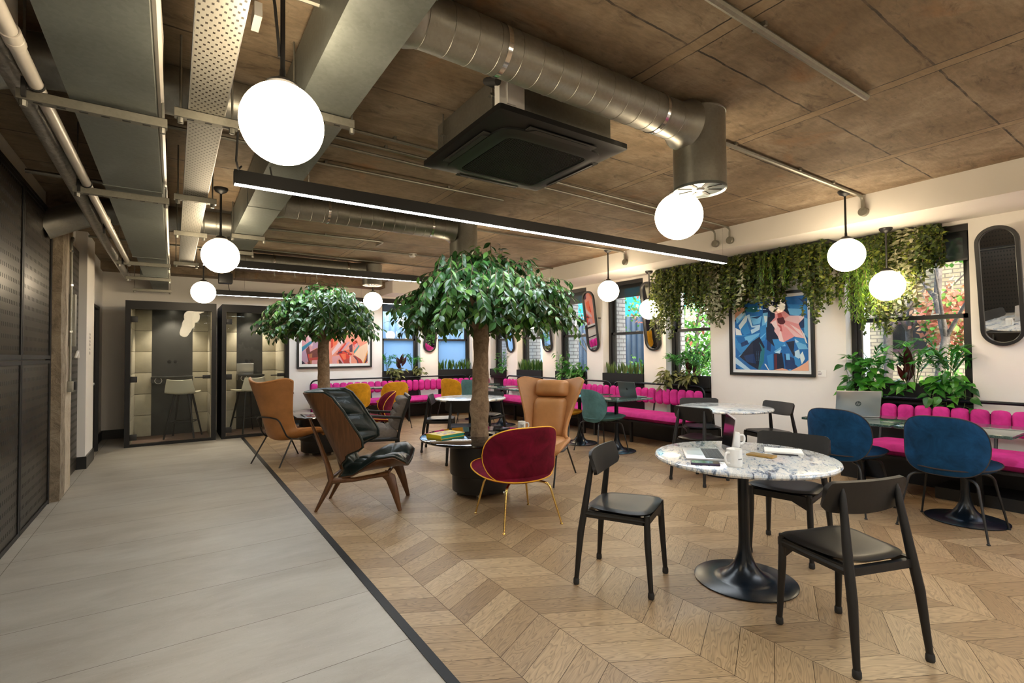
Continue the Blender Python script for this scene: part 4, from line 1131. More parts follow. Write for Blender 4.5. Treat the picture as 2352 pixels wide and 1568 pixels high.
# --- magenta benches with channelled backs and a black rail
PITCH = .1452
def bench_straight(label, loc, rz, L, gap_lo=True, gap_hi=True):
    """local x along the bench, +y towards the wall; front of seat at y=-.77 from the wall"""
    t = thing('banquette_bench', label, 'bench', loc, rz, 'magenta banquette benches')
    P = M['vel_pink']
    def seatf(u, v):
        return (u*L, -.775+v*.60, .395)
    MB().pad(lambda a: (L/2+superell(L/2, .30, 16 if L > 2 else 12)(a)[0], -.475+superell(L/2,.30,16)(a)[1]), lambda x, y: (x, y, .395), .058, .050, 7, 160, 14).build('seat_cushion', P, t, 60)
    n = max(1, round(L/PITCH)); w = L/n
    m = MB()
    for k in range(n):
        xc = (k+.5)*w
        # one upholstered channel: rounded top and bottom, bulging front
        def o(a, xc=xc):
            c_, s_ = math.cos(a), math.sin(a); x = math.copysign(abs(c_)**(2/7), c_); y = math.copysign(abs(s_)**(2/7), s_)
            return (x*w*.5, y*(.090+.032*math.sqrt(max(0, 1-min(1, abs(x))**2.2))))
        def fm(x, y, xc=xc): return (xc+x, -.185, .680+y)
        m.pad(o, fm, .042, .022, 5, 36, 4)
    m.build('channelled_backrest', P, t, 70)
    MB().box((.03,-.165,.60),(L-.03,-.150,.76)).build('back_board', M['black_metal'], t)
    m = MB()
    zr = .862
    path = fillet([(.02,-.12,.60),(.02,-.12,zr),(L-.02,-.12,zr),(L-.02,-.12,.60)], .13, 8)
    m.tube(path, .0165, 12).build('back_rail', M['black_gloss'], t)
    m = MB(); m.box((0,-.765,.318),(L,-.735,.343)).box((0,-.215,.318),(L,-.185,.343))
    q = .02
    while q < L: m.box((q,-.765,.318),(q+.03,-.185,.343)); q += (L-.07)/max(1, round(L/1.0))
    m.build('seat_frame', M['black_metal'], t)
    q = .12; k = 0
    nn = max(2, round(L/1.1)+1)
    for k in range(nn):
        x = .12+(L-.24)*k/(nn-1)
        MB().box((x-.02,-.70,.0),(x+.02,-.66,.318)).build('leg', M['black_metal'], t)
        MB().box((x-.02,-.25,.28),(x+.02,-.21,.318)).tube([(x,-.19,.33),(x,-.12,.62)], .014, 8).build('bracket', M['black_metal'], t)
    return t
bench_straight('magenta velvet bench along the wall at the right edge of the picture', (XR,2.36,0), -PI/2, 3.9)
bench_straight('magenta velvet bench ending beside the blue framed picture', (XR,6.235,0), -PI/2, 1.83)
bench_straight('magenta velvet bench section under the four side windows', (XR,9.62,0), -PI/2, 3.36)
bench_straight('magenta velvet bench along the back wall beneath the red picture', (2.27,YB,0), 0, 3.62)
bench_straight('short magenta velvet corner bench in the far corner', (5.905,YB,0), 0, .56)
# ------------------------------------------------------------------ phone booths
def booth(loc, W, label, spot):
    """front face at y=0, body behind it (+y); local x from 0 to W"""
    t = thing('phone_booth', label, 'phone booth', loc, 0, 'black phone booths')
    H, D, K = 2.225, 1.02, M['charcoal']
    MB().box((0,0,0),(.062,.10,H)).box((W-.062,0,0),(W,.10,H)).box((.062,0,2.10),(W-.062,.10,H)).box((.062,0,0),(W-.062,.10,.035)).build('front_frame', K, t)
    MB().box((0,.10,0),(.03,D,H)).box((W-.03,.10,0),(W,D,H)).box((.03,D-.03,0),(W-.03,D,H)).box((.03,.10,H-.05),(W-.03,D-.03,H)).build('outer_shell', K, t)
    MB().box((.03,.10,.0),(W-.03,D-.03,.03)).build('carpet_floor', M['carpet'], t)
    # padded side walls and rear corners in stacked panels
    for nm, lo, hi in (('side_panel',(.03,.10),(.075,D-.03)), ('side_panel',(W-.075,.10),(W-.03,D-.03)), ('rear_panel',(.075,D-.085),(.30,D-.03)), ('rear_panel',(W-.30,D-.085),(W-.075,D-.03))):
        m = MB(); z = .03
        while z < 2.15: m.box((lo[0],lo[1],z+.003),(hi[0],hi[1],min(z+.352,2.17)), None, .006); z += .355
        m.build(nm, M['felt_panel'], t, 30)
    MB().box((.30,D-.060,.03),(W-.30,D-.04,2.17)).build('dark_board', M['board_dark'], t)
    MB().box((.30,D-.36,1.005),(W-.30,D-.055,1.03), None, .004).box((.30,D-.30,.93),(W-.30,D-.055,1.003)).build('shelf', M['board_dark'], t)
    MB().lathe([(.045,-.004),(.052,-.004),(.052,.004),(.045,.004),(.045,-.004)], 28, (.40,D-.305,.965), 'y', False).build('cable_ring', M['white_plastic'], t)
    for q in (-.045,.045): MB().lathe([(0,-.012),(.026,-.010),(.030,0)], 20, (W/2+q,D-.06,1.28), 'y', False).build('wall_knob', K, t)
    MB().lathe([(0,-.004),(.028,-.004),(.034,0)], 20, (W/2,D-.22,2.172), 'z', False).build('downlight', M['downlight'], t)
    # glass door with hinges and lever
    g = MB().box((.075,.045,.04),(W-.075,.053,2.095)).build('glass_door', M['pod_glass'], t)
    for z in (.14, 1.02, 1.94): MB().box((.062,.030,z-.045),(.150,.066,z+.045), None, .003).build('hinge', M['black_metal'], g)
    MB().box((W-.185,.022,1.005),(W-.075,.045,1.06), None, .003).box((W-.185,.053,1.005),(W-.075,.076,1.06), None, .003).build('lock_case', M['black_metal'], g)
    MB().tube(fillet([(W-.16,.03,1.03),(W-.16,-.03,1.03),(W-.30,-.03,1.03)], .015, 4), .0085, 10).build('lever_handle', M['black_metal'], g)
    L = bpy.data.lights.new('booth_light', 'SPOT'); L.energy = 55; L.color = (1,.84,.62); L.spot_size = R(105); L.spot_blend = .6; L.shadow_soft_size = .04
    lo = bpy.data.objects.new('booth_light', L); C.objects.link(lo); lo.parent = t; lo.location = (W/2, D-.22, 2.15); lo.rotation_euler = (R(-8), 0, 0)
    return t
booth((-.60,9.48,0), 1.185, 'black phone booth on the left with a cream stool behind the glass door', True)
booth((.665,9.48,0), 1.03, 'black phone booth on the right with a small laptop on its shelf', True)
def stool(label):
    t = thing('bar_stool', label, 'stool', (0,0,0), 0, 'cream booth stools')
    def sh(u, v):
        s_ = (u-.5)*2
        if v < .5: q = v/.5; y, z = .19-.36*q, .735-.02*math.sin(PI*q)
        else: q = (v-.5)/.5; y, z = -.17-.075*q, .735+.215*q
        w = .205 - .03*max(0, (v-.55)/.45) + .01*math.sin(PI*v)
        return (s_*w, y+.05*abs(s_)**2.4*(1 if v > .5 else 0)*(v-.5)*2, z + .018*abs(s_)**2)
    MB().sheet(sh, 18, 28, .010, .010).build('shell_seat', M['fab_cream'], t, 70)
    for sx in (-1, 1):
        for sy in (-1, 1):
            MB().tube([(sx*.10,sy*.09-.0,.715),(sx*.215,sy*.205,.0)], [.020,.013], 10).build('leg', M['wood_black'], t)
    MB().tube(fillet([(-.166,-.152,.26),(.166,-.152,.26),(.166,.152,.26),(-.166,.152,.26),(-.166,-.152,.26)], .01, 2), .008, 8).build('foot_ring', M['black_metal'], t)
    return t
so = stool('cream bar stool inside the left phone booth'); so.location = (.15,9.95,.03); so.rotation_euler = (0,0,heading(72))
dup(so, (1.10,9.93,.03), heading(115), 'cream bar stool inside the right phone booth')

# ------------------------------------------------------------------ laptops, mugs and papers
def laptop(name, label, loc, rz, w, d, body, open_deg, group='laptops', logo=None):
    """hinge along local x at y=0; keyboard towards -y, lid rises from the hinge and leans to +y"""
    t = thing(name, label, 'laptop', loc, rz, group)
    bo = MB().box((-w/2,-d,0),(w/2,0,.011), None, .004).build('base', body, t, 30)
    MB().box((-w*.43,-d*.54,.0112),(w*.43,-d*.10,.0118)).build('key_well', M['alu_dark'], bo)
    m = MB()
    for r in range(5):
        n = 13; kw = w*.86/n
        for c in range(n):
            if r == 0 and 3 < c < 9:
                if c == 4: m.box((-w*.43+c*kw+.0012,-d*.54+.001,.0118),(-w*.43+9*kw-.0012,-d*.54+d*.082,.0132))
                continue
            y0 = -d*.54 + r*d*.088
            m.box((-w*.43+c*kw+.0012,y0+.001,.0118),(-w*.43+(c+1)*kw-.0012,y0+d*.082,.0132))
    m.build('keyboard', M['key'], bo, 0)
    MB().box((-w*.17,-d*.94,.0112),(w*.17,-d*.60,.0116)).build('trackpad', M['alu'], bo)
    Rm = Matrix.Translation((0,.0,.010)) @ Matrix.Rotation(R(open_deg-180)*-1 if False else -R(open_deg-90), 4, 'X')
    # lid stands along local z before the lean
    li = MB().box((-w/2,0,.0),(w/2,.006,d), Rm, .003).build('lid', body, t, 30)
    MB().box((-w/2+.008,-.0008,.012),(w/2-.008,-.0002,d-.008), Rm).build('screen', M['screen'], li)
    if logo: logo(li, Rm, w, d)
    return t
def disc_logo(li, Rm, w, d):
    """round maker's badge with two slanted letters"""
    m = MB().lathe([(0,.0075),(.024,.0072),(.0245,.0062)], 32, (0,0,0), 'y', False)
    o = m.build('badge', M['alu_dark'], li); o.matrix_local = Rm @ Matrix.Translation((0,0,d*.5))
    sh = Matrix(((1,0,.28,0),(0,1,0,0),(0,0,1,0),(0,0,0,1)))
    f = MB()
    K = lambda lo, hi: f.box(lo, hi, sh)
    # seen from behind, local x runs right to left
    y0, y1 = .0074, .0082
    def bx(x0, x1, z0, z1): f.box((-x1,y0,z0),(-x0,y1,z1), Matrix(((1,0,-.28,0),(0,1,0,0),(0,0,1,0),(0,0,0,1))))
    bx(-.0135,-.0100,-.010,.019); bx(-.0100,-.0045,.004,.0075); bx(-.0045,-.0010,-.010,.0065)
    bx(.0025,.0060,-.019,.0075); bx(.0060,.0115,.004,.0075); bx(.0115,.0150,-.008,.0065); bx(.0060,.0115,-.0115,-.008)
    p = f.build('badge_letters', M['alu'], li, 0); p.matrix_local = Rm @ Matrix.Translation((0,0,d*.5))
def fruit_logo(li, Rm, w, d):
    m = MB(); pts = []
    for k in range(40):
        a = 2*PI*k/40; r = .0125*(1-.10*math.cos(2*a+.0)*.5); x, z = r*math.cos(a), r*1.08*math.sin(a)
        dx, dz = x+.0135, z-.001
        if math.hypot(dx, dz) < .0062: # the bite
            s_ = .0062/max(1e-6, math.hypot(dx, dz)); x, z = -.0135+dx*s_, .001+dz*s_
        pts.append((x, z))
    m.prism(pts, .0012, Matrix.Translation((0,.0074,0)) @ Matrix.Rotation(PI/2, 4, 'X'))
    m.prism([(-.001,.0145),(.003,.0165),(.0045,.021),(.0005,.019)], .0012, Matrix.Translation((0,.0074,0)) @ Matrix.Rotation(PI/2, 4, 'X'))
    o = m.build('emblem', M['screen'], li, 0); o.matrix_local = Rm @ Matrix.Translation((0,0,d*.52))
ZT = .7405
# open silver laptop on the near marble table, screen seen edge-on
laptop('laptop', 'silver laptop with black keys open on the nearest marble table', (2.738,1.763,ZT), heading(-49), .34, .235, M['alu'], 98)
laptop('laptop', 'large silver laptop with round badge on the green table by the window', (5.30,2.055,.743), heading(218), .36, .245, M['alu'], 104, 'laptops', disc_logo)
laptop('laptop', 'dark grey laptop on the green table by the teal chair', (5.26,4.85,.743), heading(182), .305, .212, M['alu_dark'], 104, 'laptops', fruit_logo)
laptop('laptop', 'small laptop on the shelf in the right phone booth', (1.09,10.27,1.035), heading(-95), .27, .19, M['alu'], 102)
def mug(name, label, loc, rz, letters):
    t = thing(name, label, 'mug', loc, rz, 'white mugs')
    MB().lathe([(0,0),(.038,0),(.0405,.004),(.041,.012),(.041,.090),(.0400,.094),(.0378,.092),(.0375,.010),(0,.007)], 40, (0,0,0), 'z', False).build('cup', M['ceramic'], t, 50)
    MB().tube(fillet([(-.040,0,.076),(-.068,0,.078),(-.074,0,.05),(-.064,0,.022),(-.0395,0,.018)], .02, 5), .0062, 10, flat=1.2).build('handle', M['ceramic'], t, 60)
    if letters:
        m = MB()
        for (a0, w_, z0, h_) in letters:
            n = 3
            for i in range(n):
                a, b = a0+w_*i/n, a0+w_*(i+1)/n; r0, r1 = .0411, .0414
                m.face([(r0*math.cos(a), r0*math.sin(a), z0),(r0*math.cos(b), r0*math.sin(b), z0),(r0*math.cos(b), r0*math.sin(b), z0+h_),(r0*math.cos(a), r0*math.sin(a), z0+h_)])
        m.build('lettering', M['ink'], t, 0)
    return t
GL = {'I':['1','1','1','1','1'], 'C':['111','1..','1..','1..','111'], 'O':['111','1.1','1.1','1.1','111'], 'N':['1..1','11.1','1.11','1..1','1..1']}
def word(txt, a0, z0, px, pz):
    out = []; a = a0
    for ch_ in txt:
        g = GL[ch_]
        for r, row in enumerate(g):
            for c, v in enumerate(row):
                if v == '1': out.append((a+c*px, px, z0+(4-r)*pz, pz))
        a += (len(g[0])+1.4)*px
    return out
def smallprint(a0, n, z0, hgt):
    rnd = random.Random(4); out = []; a = a0
    for i in range(n):
        w_ = .035 + rnd.random()*.02; out.append((a, w_*.7, z0, hgt*(.7+.3*rnd.random()))); a += w_
    return out
mug('mug', 'white mug with a small line of print in front of the silver laptop', (2.532,1.577,ZT), R(-7), smallprint(-2.0, 14, .040, .008))
mug('mug', 'white mug half hidden behind the silver laptop screen', (3.035,1.895,ZT), R(146), smallprint(.85, 3, .04, .022))
mug('mug', 'white mug with dark capital letters on the tree table', (3.02,4.27,.5635), R(146), word('ICONIC', 1.08, .034, .048, .0060))
def phone(label, loc, rz, case, top):
    t = thing('smartphone', label, 'phone', loc, rz, 'smartphones')
    MB().box((-.037,-.076,0),(.037,.076,.0105), None, .004).build('phone_case', case, t, 40)
    MB().box((-.033,-.071,.0106),(.033,.071,.0112)).build('phone_face', top, t)
phone('purple cased smartphone lying face up in front of the silver laptop', (2.447,1.70,ZT), heading(-52), mat('purple_case', (.055,.035,.085), .5), M['screen'])
phone('gold cased smartphone lying beside the white notebook', (2.895,1.63,ZT), heading(-83), mat('gold_case', (.48,.30,.09), .35, .4), mat('gold_back', (.55,.36,.12), .3, .5))
phone('black smartphone on the tree table behind the trunk', (2.90,4.45,.5635), heading(15), M['rubber'], M['screen'])
t = thing('notebook', 'white notebook lying open side down on the nearest marble table', 'notebook', (3.135,1.625,ZT), heading(-59))
MB().box((-.075,-.105,0),(.075,.105,.004), None, .001).build('cover', M['paper'], t)
MB().box((-.073,-.103,.004),(.074,.103,.009)).build('pages', M['paper'], t)
t = thing('pen', 'black pen lying along the edge of the white notebook', 'pen', (3.030,1.562,ZT+.004), heading(-59))
MB().tube([(0,-.07,0),(0,-.055,0),(0,.062,0),(0,.07,0)], [.001,.004,.004,.003], 10).build('barrel', M['ink'], t)
t = thing('book', 'yellow and turquoise hardback book on the tree table', 'book', (2.205,4.40,.5635), R(13))
MB().box((-.145,-.105,.003),(.140,.105,.031)).build('page_block', mat('turquoise_page_edges', (.02,.36,.30), .6), t)
bk = MB().box((-.15,-.11,0),(.15,.11,.004)).box((-.15,-.11,.030),(.15,.11,.034)).box((-.152,-.11,0),(-.146,.11,.034)).build('cover', mat('yellow_cover', (.72,.55,.02), .45), t)
m = MB(); rnd = random.Random(5)
for i in range(16):
    x, y = rnd.uniform(-.09,.07), rnd.uniform(-.07,.05); m.mi = i % 3
    m.box((x,y,.0341),(x+rnd.uniform(.02,.05),y+rnd.uniform(.015,.04),.0341+.0001*(i+1)))
m.build('cover_picture', [mat('cover_art_a',(.45,.32,.22),.5), mat('cover_art_b',(.62,.52,.42),.5), mat('cover_art_c',(.20,.12,.10),.5)], t, 0)
t = thing('wall_socket', 'white double socket low on the back wall beside the right booth', 'socket', (1.95,YB,.62))
MB().box((-.075,-.012,-.045),(.075,0,.045), None, .003).build('face_plate', M['white_plastic'], t)
MB().box((-.05,-.014,-.012),(-.02,-.012,.012)).box((.02,-.014,-.012),(.05,-.014+.002,.012)).build('switch', M['rubber'], t)

# ------------------------------------------------------------------ tilted pill-shaped mirrors
def mirror(loc, rz, roll, label, tilt=0):
    t = thing('pill_mirror', label, 'mirror', loc, rz, 'pill shaped mirrors')
    w, h = .155, .565
    def pill(r, k=20):
        pts = []
        for i in range(k+1): a = PI*i/k; pts.append((r*math.cos(a), (h-w)+r*math.sin(a)))
        for i in range(k+1): a = PI+PI*i/k; pts.append((r*math.cos(a), -(h-w)+r*math.sin(a)))
        return pts
    Rm = Matrix.Rotation(roll, 4, 'Y') @ Matrix.Rotation(tilt, 4, 'X')
    m = MB(); prev = None; first = None
    for (r, y) in ((w,.0),(w,-.032),(w-.004,-.036),(w-.028,-.036),(w-.032,-.032),(w-.032,-.012)):
        cur = m.ring([Rm @ Vector((x, y, z)) for x, z in pill(r)])
        if prev: m.bridge(prev, cur)
        else: first = cur
        prev = cur
    m.cap(first); m.build('frame', M['black_metal'], t, 40)
    m = MB(); m.face([Rm @ Vector((x, -.013, z)) for x, z in pill(w-.031)]); m.build('mirror_glass', M['mirror'], t, 0)
    m = MB()
    m.tube([(.0,0.0,0),(.0,.075,0)], .012, 8).tube([(.165,.02,.05),(.165,.075,.05)], .010, 8).lathe([(0,.060),(.03,.062),(.03,.080)], 16, (0,0,0), 'y', False)
    m.build('wall_bracket', M['black_metal'], t)
mirror((6.42,1.275,1.96), -PI/2, 0, 'tilted pill mirror at the right edge of the picture', R(8))
for y, lb in ((5.415,'tilted pill mirror immediately left of the hanging greenery'), (6.81,'tilted pill mirror on the second pier left of the greenery'), (8.18,'tilted pill mirror on the pier right of the large tree trunk'), (9.56,'tilted pill mirror on the far pier just right of the trunk')):
    mirror((6.42,y,1.955), -PI/2, 0, lb, R(8))
mirror((4.955,YB-.08,1.98), 0, R(2), 'tilted pill mirror on the back wall between the two windows', R(8))

# ------------------------------------------------------------------ framed pictures (flat prints behind glass)
def cols(d): return {k: mat('print_'+k, c, .7) for k, c in d.items()}
def picture(name, label, loc, rz, w, h, border, base, polys, pal):
    t = thing(name, label, 'picture', loc, rz, 'framed prints')
    fw = .035
    m = MB().box((-w/2,-.04,0),(-w/2+fw,0,h)).box((w/2-fw,-.04,0),(w/2,0,h)).box((-w/2+fw,-.04,0),(w/2-fw,0,fw)).box((-w/2+fw,-.04,h-fw),(w/2-fw,0,h))
    m.build('frame', M['wood_black'], t)
    MB().box((-w/2+fw,-.014,fw),(w/2-fw,-.004,h-fw)).build('mount_board', M['art_mat'], t)
    x0, x1, z0, z1 = -w/2+border, w/2-border, border, h-border
    names = list(pal.keys()); ms = [pal[n] for n in names]
    m = MB(); m.mi = names.index(base); y = -.0145
    m.face([(x0,y,z0),(x1,y,z0),(x1,y,z1),(x0,y,z1)])
    for i, (c, pts) in enumerate(polys):
        m.mi = names.index(c); yy = y - .00006*(i+1)
        m.face([(x0+(x1-x0)*min(1,max(0,u)), yy, z1-(z1-z0)*min(1,max(0,v))) for u, v in pts])
    m.build('print', ms, t, 0)
    MB().box((-w/2+fw,-.026,fw),(w/2-fw,-.0245,h-fw)).build('picture_glass', M['picture_glass'], t)
    return t
# blue facets with a pink flower shape; points are read in a 0..720 x 0..720 field
palB = cols({'deep':(.006,.035,.13),'navy':(.004,.012,.04),'blue':(.010,.14,.42),'mid':(.03,.24,.56),'sky':(.15,.46,.74),'pale':(.46,.68,.82),'ice':(.66,.76,.76),'white':(.80,.82,.80),'peach':(.80,.42,.27),'pink':(.76,.30,.30),'rose':(.80,.50,.50),'red':(.50,.10,.10),'maroon':(.10,.015,.025),'teal':(.015,.17,.22),'blush':(.84,.62,.60)})
def q720(s_): return [(s_[i]/720, s_[i+1]/700) for i in range(0, len(s_), 2)]
PB = [('navy',q720([0,0,720,0,720,300,0,330])),('peach',q720([0,40,105,70,110,120,0,190])),('blue',q720([110,30,300,10,330,140,230,190,110,100])),
 ('teal',q720([120,70,240,60,250,110,140,160])),('deep',q720([300,0,380,10,370,180,300,190])),('blue',q720([520,0,720,0,720,260,560,180])),('mid',q720([540,70,720,90,720,180,600,170])),('sky',q720([540,110,700,130,640,190,560,170])),('deep',q720([640,20,720,60,720,110])),
 ('blue',q720([0,210,130,110,330,150,330,420,0,440])),('sky',q720([10,170,110,100,125,150,20,230])),('pale',q720([20,160,90,110,115,130,50,190])),('ice',q720([40,250,120,150,140,160,120,260,60,300])),('white',q720([5,270,60,300,75,350,10,345])),('mid',q720([60,290,130,210,170,330,100,350])),
 ('pale',q720([130,150,160,140,190,260,270,250,260,280,180,275])),('sky',q720([160,160,290,165,270,240,200,250])),('deep',q720([170,175,290,160,240,190])),('pale',q720([170,300,270,260,262,300,180,340])),('sky',q720([300,140,350,135,330,360,280,330])),('ice',q720([310,165,345,170,340,220,318,240])),('mid',q720([270,270,330,250,345,400,270,420])),
 ('mid',q720([0,350,180,350,260,330,250,400,60,540,0,470])),('blue',q720([0,360,110,360,140,450,40,430])),('sky',q720([100,370,270,330,250,360,130,440])),('pale',q720([40,560,240,420,225,440,80,570])),('sky',q720([30,570,330,330,320,350,90,560])),('deep',q720([60,430,130,400,150,440,70,470])),
 ('navy',q720([45,570,180,420,260,370,310,470,300,600,240,710,150,650])),('deep',q720([90,560,200,540,220,640,120,620])),('teal',q720([270,520,310,480,300,620,255,710,240,700])),('teal',q720([255,420,320,520,300,560])),
 ('blue',q720([0,560,150,650,210,710,0,720])),('mid',q720([0,600,110,660,150,710,60,712])),('pale',q720([0,575,160,705,100,712,0,640])),('deep',q720([0,680,40,712,0,715])),
 ('blue',q720([320,380,420,400,400,560,390,700,340,712,300,640])),('mid',q720([330,560,390,540,395,690,350,705])),('white',q720([305,640,318,640,352,712,342,712])),('deep',q720([340,380,380,390,370,520,330,500])),
 ('navy',q720([330,280,480,250,500,420,420,480,330,400])),('mid',q720([390,400,520,400,510,470,420,500])),('sky',q720([400,520,510,450,520,470,440,530])),('blue',q720([470,470,590,470,590,580,490,580])),('navy',q720([400,540,480,530,500,690,400,700])),('maroon',q720([405,545,430,545,430,690,405,690])),
 ('deep',q720([500,540,620,600,640,690,510,690])),('pale',q720([410,530,470,500,460,540])),('sky',q720([515,540,550,540,555,600,520,600])),('navy',q720([520,430,600,420,590,520,640,590,600,590])),
 ('mid',q720([600,390,690,400,715,500,640,480])),('sky',q720([600,420,700,460,720,500,640,510])),('pale',q720([600,400,640,430,610,440])),('blue',q720([620,500,715,500,700,620,640,600])),('ice',q720([640,560,670,520,690,590,660,640])),('pale',q720([600,520,640,500,650,580,600,600])),('mid',q720([590,560,650,600,650,690,600,640])),
 ('sky',q720([680,200,720,220,720,400,690,360])),('deep',q720([650,230,690,210,690,300,650,300])),('white',q720([660,310,690,360,715,450,700,440])),
 ('peach',q720([390,700,480,680,520,690,540,718,390,718])),('peach',q720([640,660,700,620,720,600,720,718,560,718,560,700])),('sky',q720([540,690,565,690,555,715])),
 ('pink',q720([420,130,450,110,520,140,560,180,680,190,680,220,640,260,690,400,600,380,560,400,500,430,460,420,440,350,410,320,420,260,370,240,420,190])),
 ('rose',q720([560,180,685,190,640,265,500,215])),('blush',q720([640,195,690,180,690,210,660,240])),('rose',q720([500,250,690,400,610,385,520,310])),('blush',q720([470,300,500,430,460,420,440,360])),('pink',q720([520,280,600,380,560,400,500,310])),('blush',q720([560,260,650,320,690,400,620,330])),
 ('red',q720([440,130,470,120,500,200,450,200])),('red',q720([440,260,480,270,490,330,460,320])),('blush',q720([380,235,430,215,450,290,420,300])),('rose',q720([410,320,450,270,470,300,450,380])),
 ('maroon',q720([440,200,500,190,520,240,500,260,470,260,445,240])),('blush',q720([430,120,460,105,470,125,440,135])),
 ('navy',q720([480,80,510,75,515,130,490,120]))]
for i in range(7):
    for j in range(3): PB.append(('sky', q720([228+j*20,520+i*14,231+j*20,520+i*14,231+j*20,523+i*14,228+j*20,523+i*14])))
picture('framed_print', 'blue faceted abstract print with a pink flower shape in black frame', (XR,3.51,1.045), -PI/2, 1.115, 1.09, .075, 'blue', PB, palB)
palR = cols({'cream':(.80,.56,.38),'red':(.62,.035,.018),'orange':(.75,.15,.06),'brick':(.42,.05,.035),'brown':(.14,.03,.025),'plum':(.10,.025,.05),'pink':(.66,.32,.34),'lilac':(.45,.28,.38),'blush':(.76,.28,.19),'teal':(.04,.33,.36),'blue':(.03,.20,.36),'tan':(.36,.14,.05),'navy':(.02,.02,.05),'gold':(.75,.32,.02),'pale':(.70,.50,.52)})
def qr(s_): return [(s_[i]/1057, s_[i+1]/760) for i in range(0, len(s_), 2)]
PR = [('pink',qr([0,300,140,240,200,760,0,760])),('pale',qr([40,180,250,120,300,420,140,470])),('teal',qr([0,480,130,380,130,420,0,540])),('blue',qr([0,500,180,350,200,370,0,560])),('brown',qr([60,520,110,460,150,760,90,760])),('red',qr([90,600,130,590,130,700,110,700])),
 ('brown',qr([120,560,230,500,310,500,310,700,150,700])),('tan',qr([110,600,160,580,150,760,130,760])),('lilac',qr([0,560,60,530,100,720,0,740])),('pink',qr([160,690,310,690,310,760,150,760])),('lilac',qr([170,380,240,330,260,480,160,520])),('brick',qr([240,330,310,340,310,480,270,500])),
 ('orange',qr([450,200,560,240,540,430,450,500])),('red',qr([450,360,480,340,480,480,450,500])),('pale',qr([470,620,680,380,690,300,620,330,460,560])),('lilac',qr([560,540,740,380,760,400,620,560])),('red',qr([560,560,690,400,700,420,600,560])),('brick',qr([520,600,620,540,640,560,560,610])),('plum',qr([560,560,780,520,800,560,560,610])),
 ('red',qr([620,560,660,550,700,590,660,600])),('orange',qr([680,540,740,520,760,560,720,570])),('pink',qr([470,640,600,620,660,760,470,760])),('blush',qr([540,720,580,660,610,760,550,760])),('brown',qr([570,700,590,690,640,760,580,760])),('lilac',qr([600,620,660,740,640,760])),
 ('red',qr([570,590,700,570,760,640,760,760,660,760])),('orange',qr([600,600,690,590,690,700,650,690])),('brick',qr([660,700,760,660,760,760,660,760])),('pale',qr([755,640,780,650,790,720,770,760,750,740])),('blush',qr([770,640,830,650,880,720,880,760,780,760])),('plum',qr([800,620,860,650,900,720,905,760,880,760,870,710])),
 ('brick',qr([810,600,900,640,970,720,970,760,905,760,880,680])),('brown',qr([720,580,800,600,780,620,730,610])),('red',qr([720,560,800,600,760,620])),('pink',qr([690,530,760,440,760,500])),
 ('cream',qr([820,610,930,470,1057,400,1057,520,980,760,940,690])),('teal',qr([820,560,910,440,920,460,830,590])),('red',qr([800,400,870,360,900,420,830,480])),('pink',qr([830,440,890,400,900,440,840,510])),('plum',qr([740,460,800,420,800,560,760,560])),
 ('plum',qr([1000,760,1057,580,1057,720,1020,760])),('gold',qr([980,760,1030,640,1040,660,1000,760])),('gold',qr([1030,620,1057,540,1057,570,1040,640])),
 ('navy',qr([0,700,60,750,0,760])),('brick',qr([100,660,310,640,310,690,130,700])),('orange',qr([300,420,310,400,310,500,300,500])),
 ('orange',qr([100,0,420,0,360,200,200,180])),('plum',qr([480,0,760,0,700,180,520,160])),('teal',qr([800,60,960,0,1057,0,1057,120,880,220])),('blush',qr([560,180,760,140,820,260,640,320])),('brick',qr([20,80,120,40,180,180,60,220]))]
picture('framed_print', 'wide red, pink and cream abstract print behind the smaller tree', (2.815,YB,1.10), 0, 1.52, 1.12, .09, 'blush', PR, palR)
t = thing('picture_label', 'small white caption card right of the blue picture', 'caption card', (XR,2.883,1.05), -PI/2)
MB().box((-.05,-.006,0),(.05,0,.085)).build('card', M['paper'], t)
m = MB()
for z, a in ((.066,.03),(.044,.045),(.034,.04),(.024,.035)): m.box((-.042,-.0068,z),(-.042+a,-.006,z+.004))
m.build('caption_lines', M['ink'], t, 0)
# ------------------------------------------------------------------ leaves
def leaf(mb, p, d, n, L, W, fold=.25, droop=.15, shape=(.12,.55,.95,1.0,.72,.30)):
    """one pointed leaf: base p, direction d, upper side n"""
    d = d.normalized(); s = d.cross(n)
    if s.length < 1e-5: s = d.cross(Vector((1,0,.3)))
    s.normalize(); n = s.cross(d)
    bm = mb.bm; k = len(shape)
    base = bm.verts.new(p); rows = []
    for i, w in enumerate(shape):
        t = (i+1)/(k+1); c = p + d*(L*t) - n*(droop*L*t*t)
        h = W*.5*w
        rows.append((bm.verts.new(c - s*h + n*(h*fold)), bm.verts.new(c), bm.verts.new(c + s*h + n*(h*fold))))
    tip = bm.verts.new(p + d*L - n*(droop*L))
    def F(*v): f = bm.faces.new(v); f.material_index = mb.mi
    F(base, rows[0][1], rows[0][0]); F(base, rows[0][2], rows[0][1])
    for a, b in zip(rows, rows[1:]): F(a[0], a[1], b[1], b[0]); F(a[1], a[2], b[2], b[1])
    F(rows[-1][0], rows[-1][1], tip); F(rows[-1][1], rows[-1][2], tip)
OVAL = (.55,.92,1.0,.78,.35)
HEART = (.95,1.0,.85,.55,.22)
SMALL = (.8,1.0,.5)
def rv(r, a=-1, b=1): return Vector((r.uniform(a,b), r.uniform(a,b), r.uniform(a,b)))

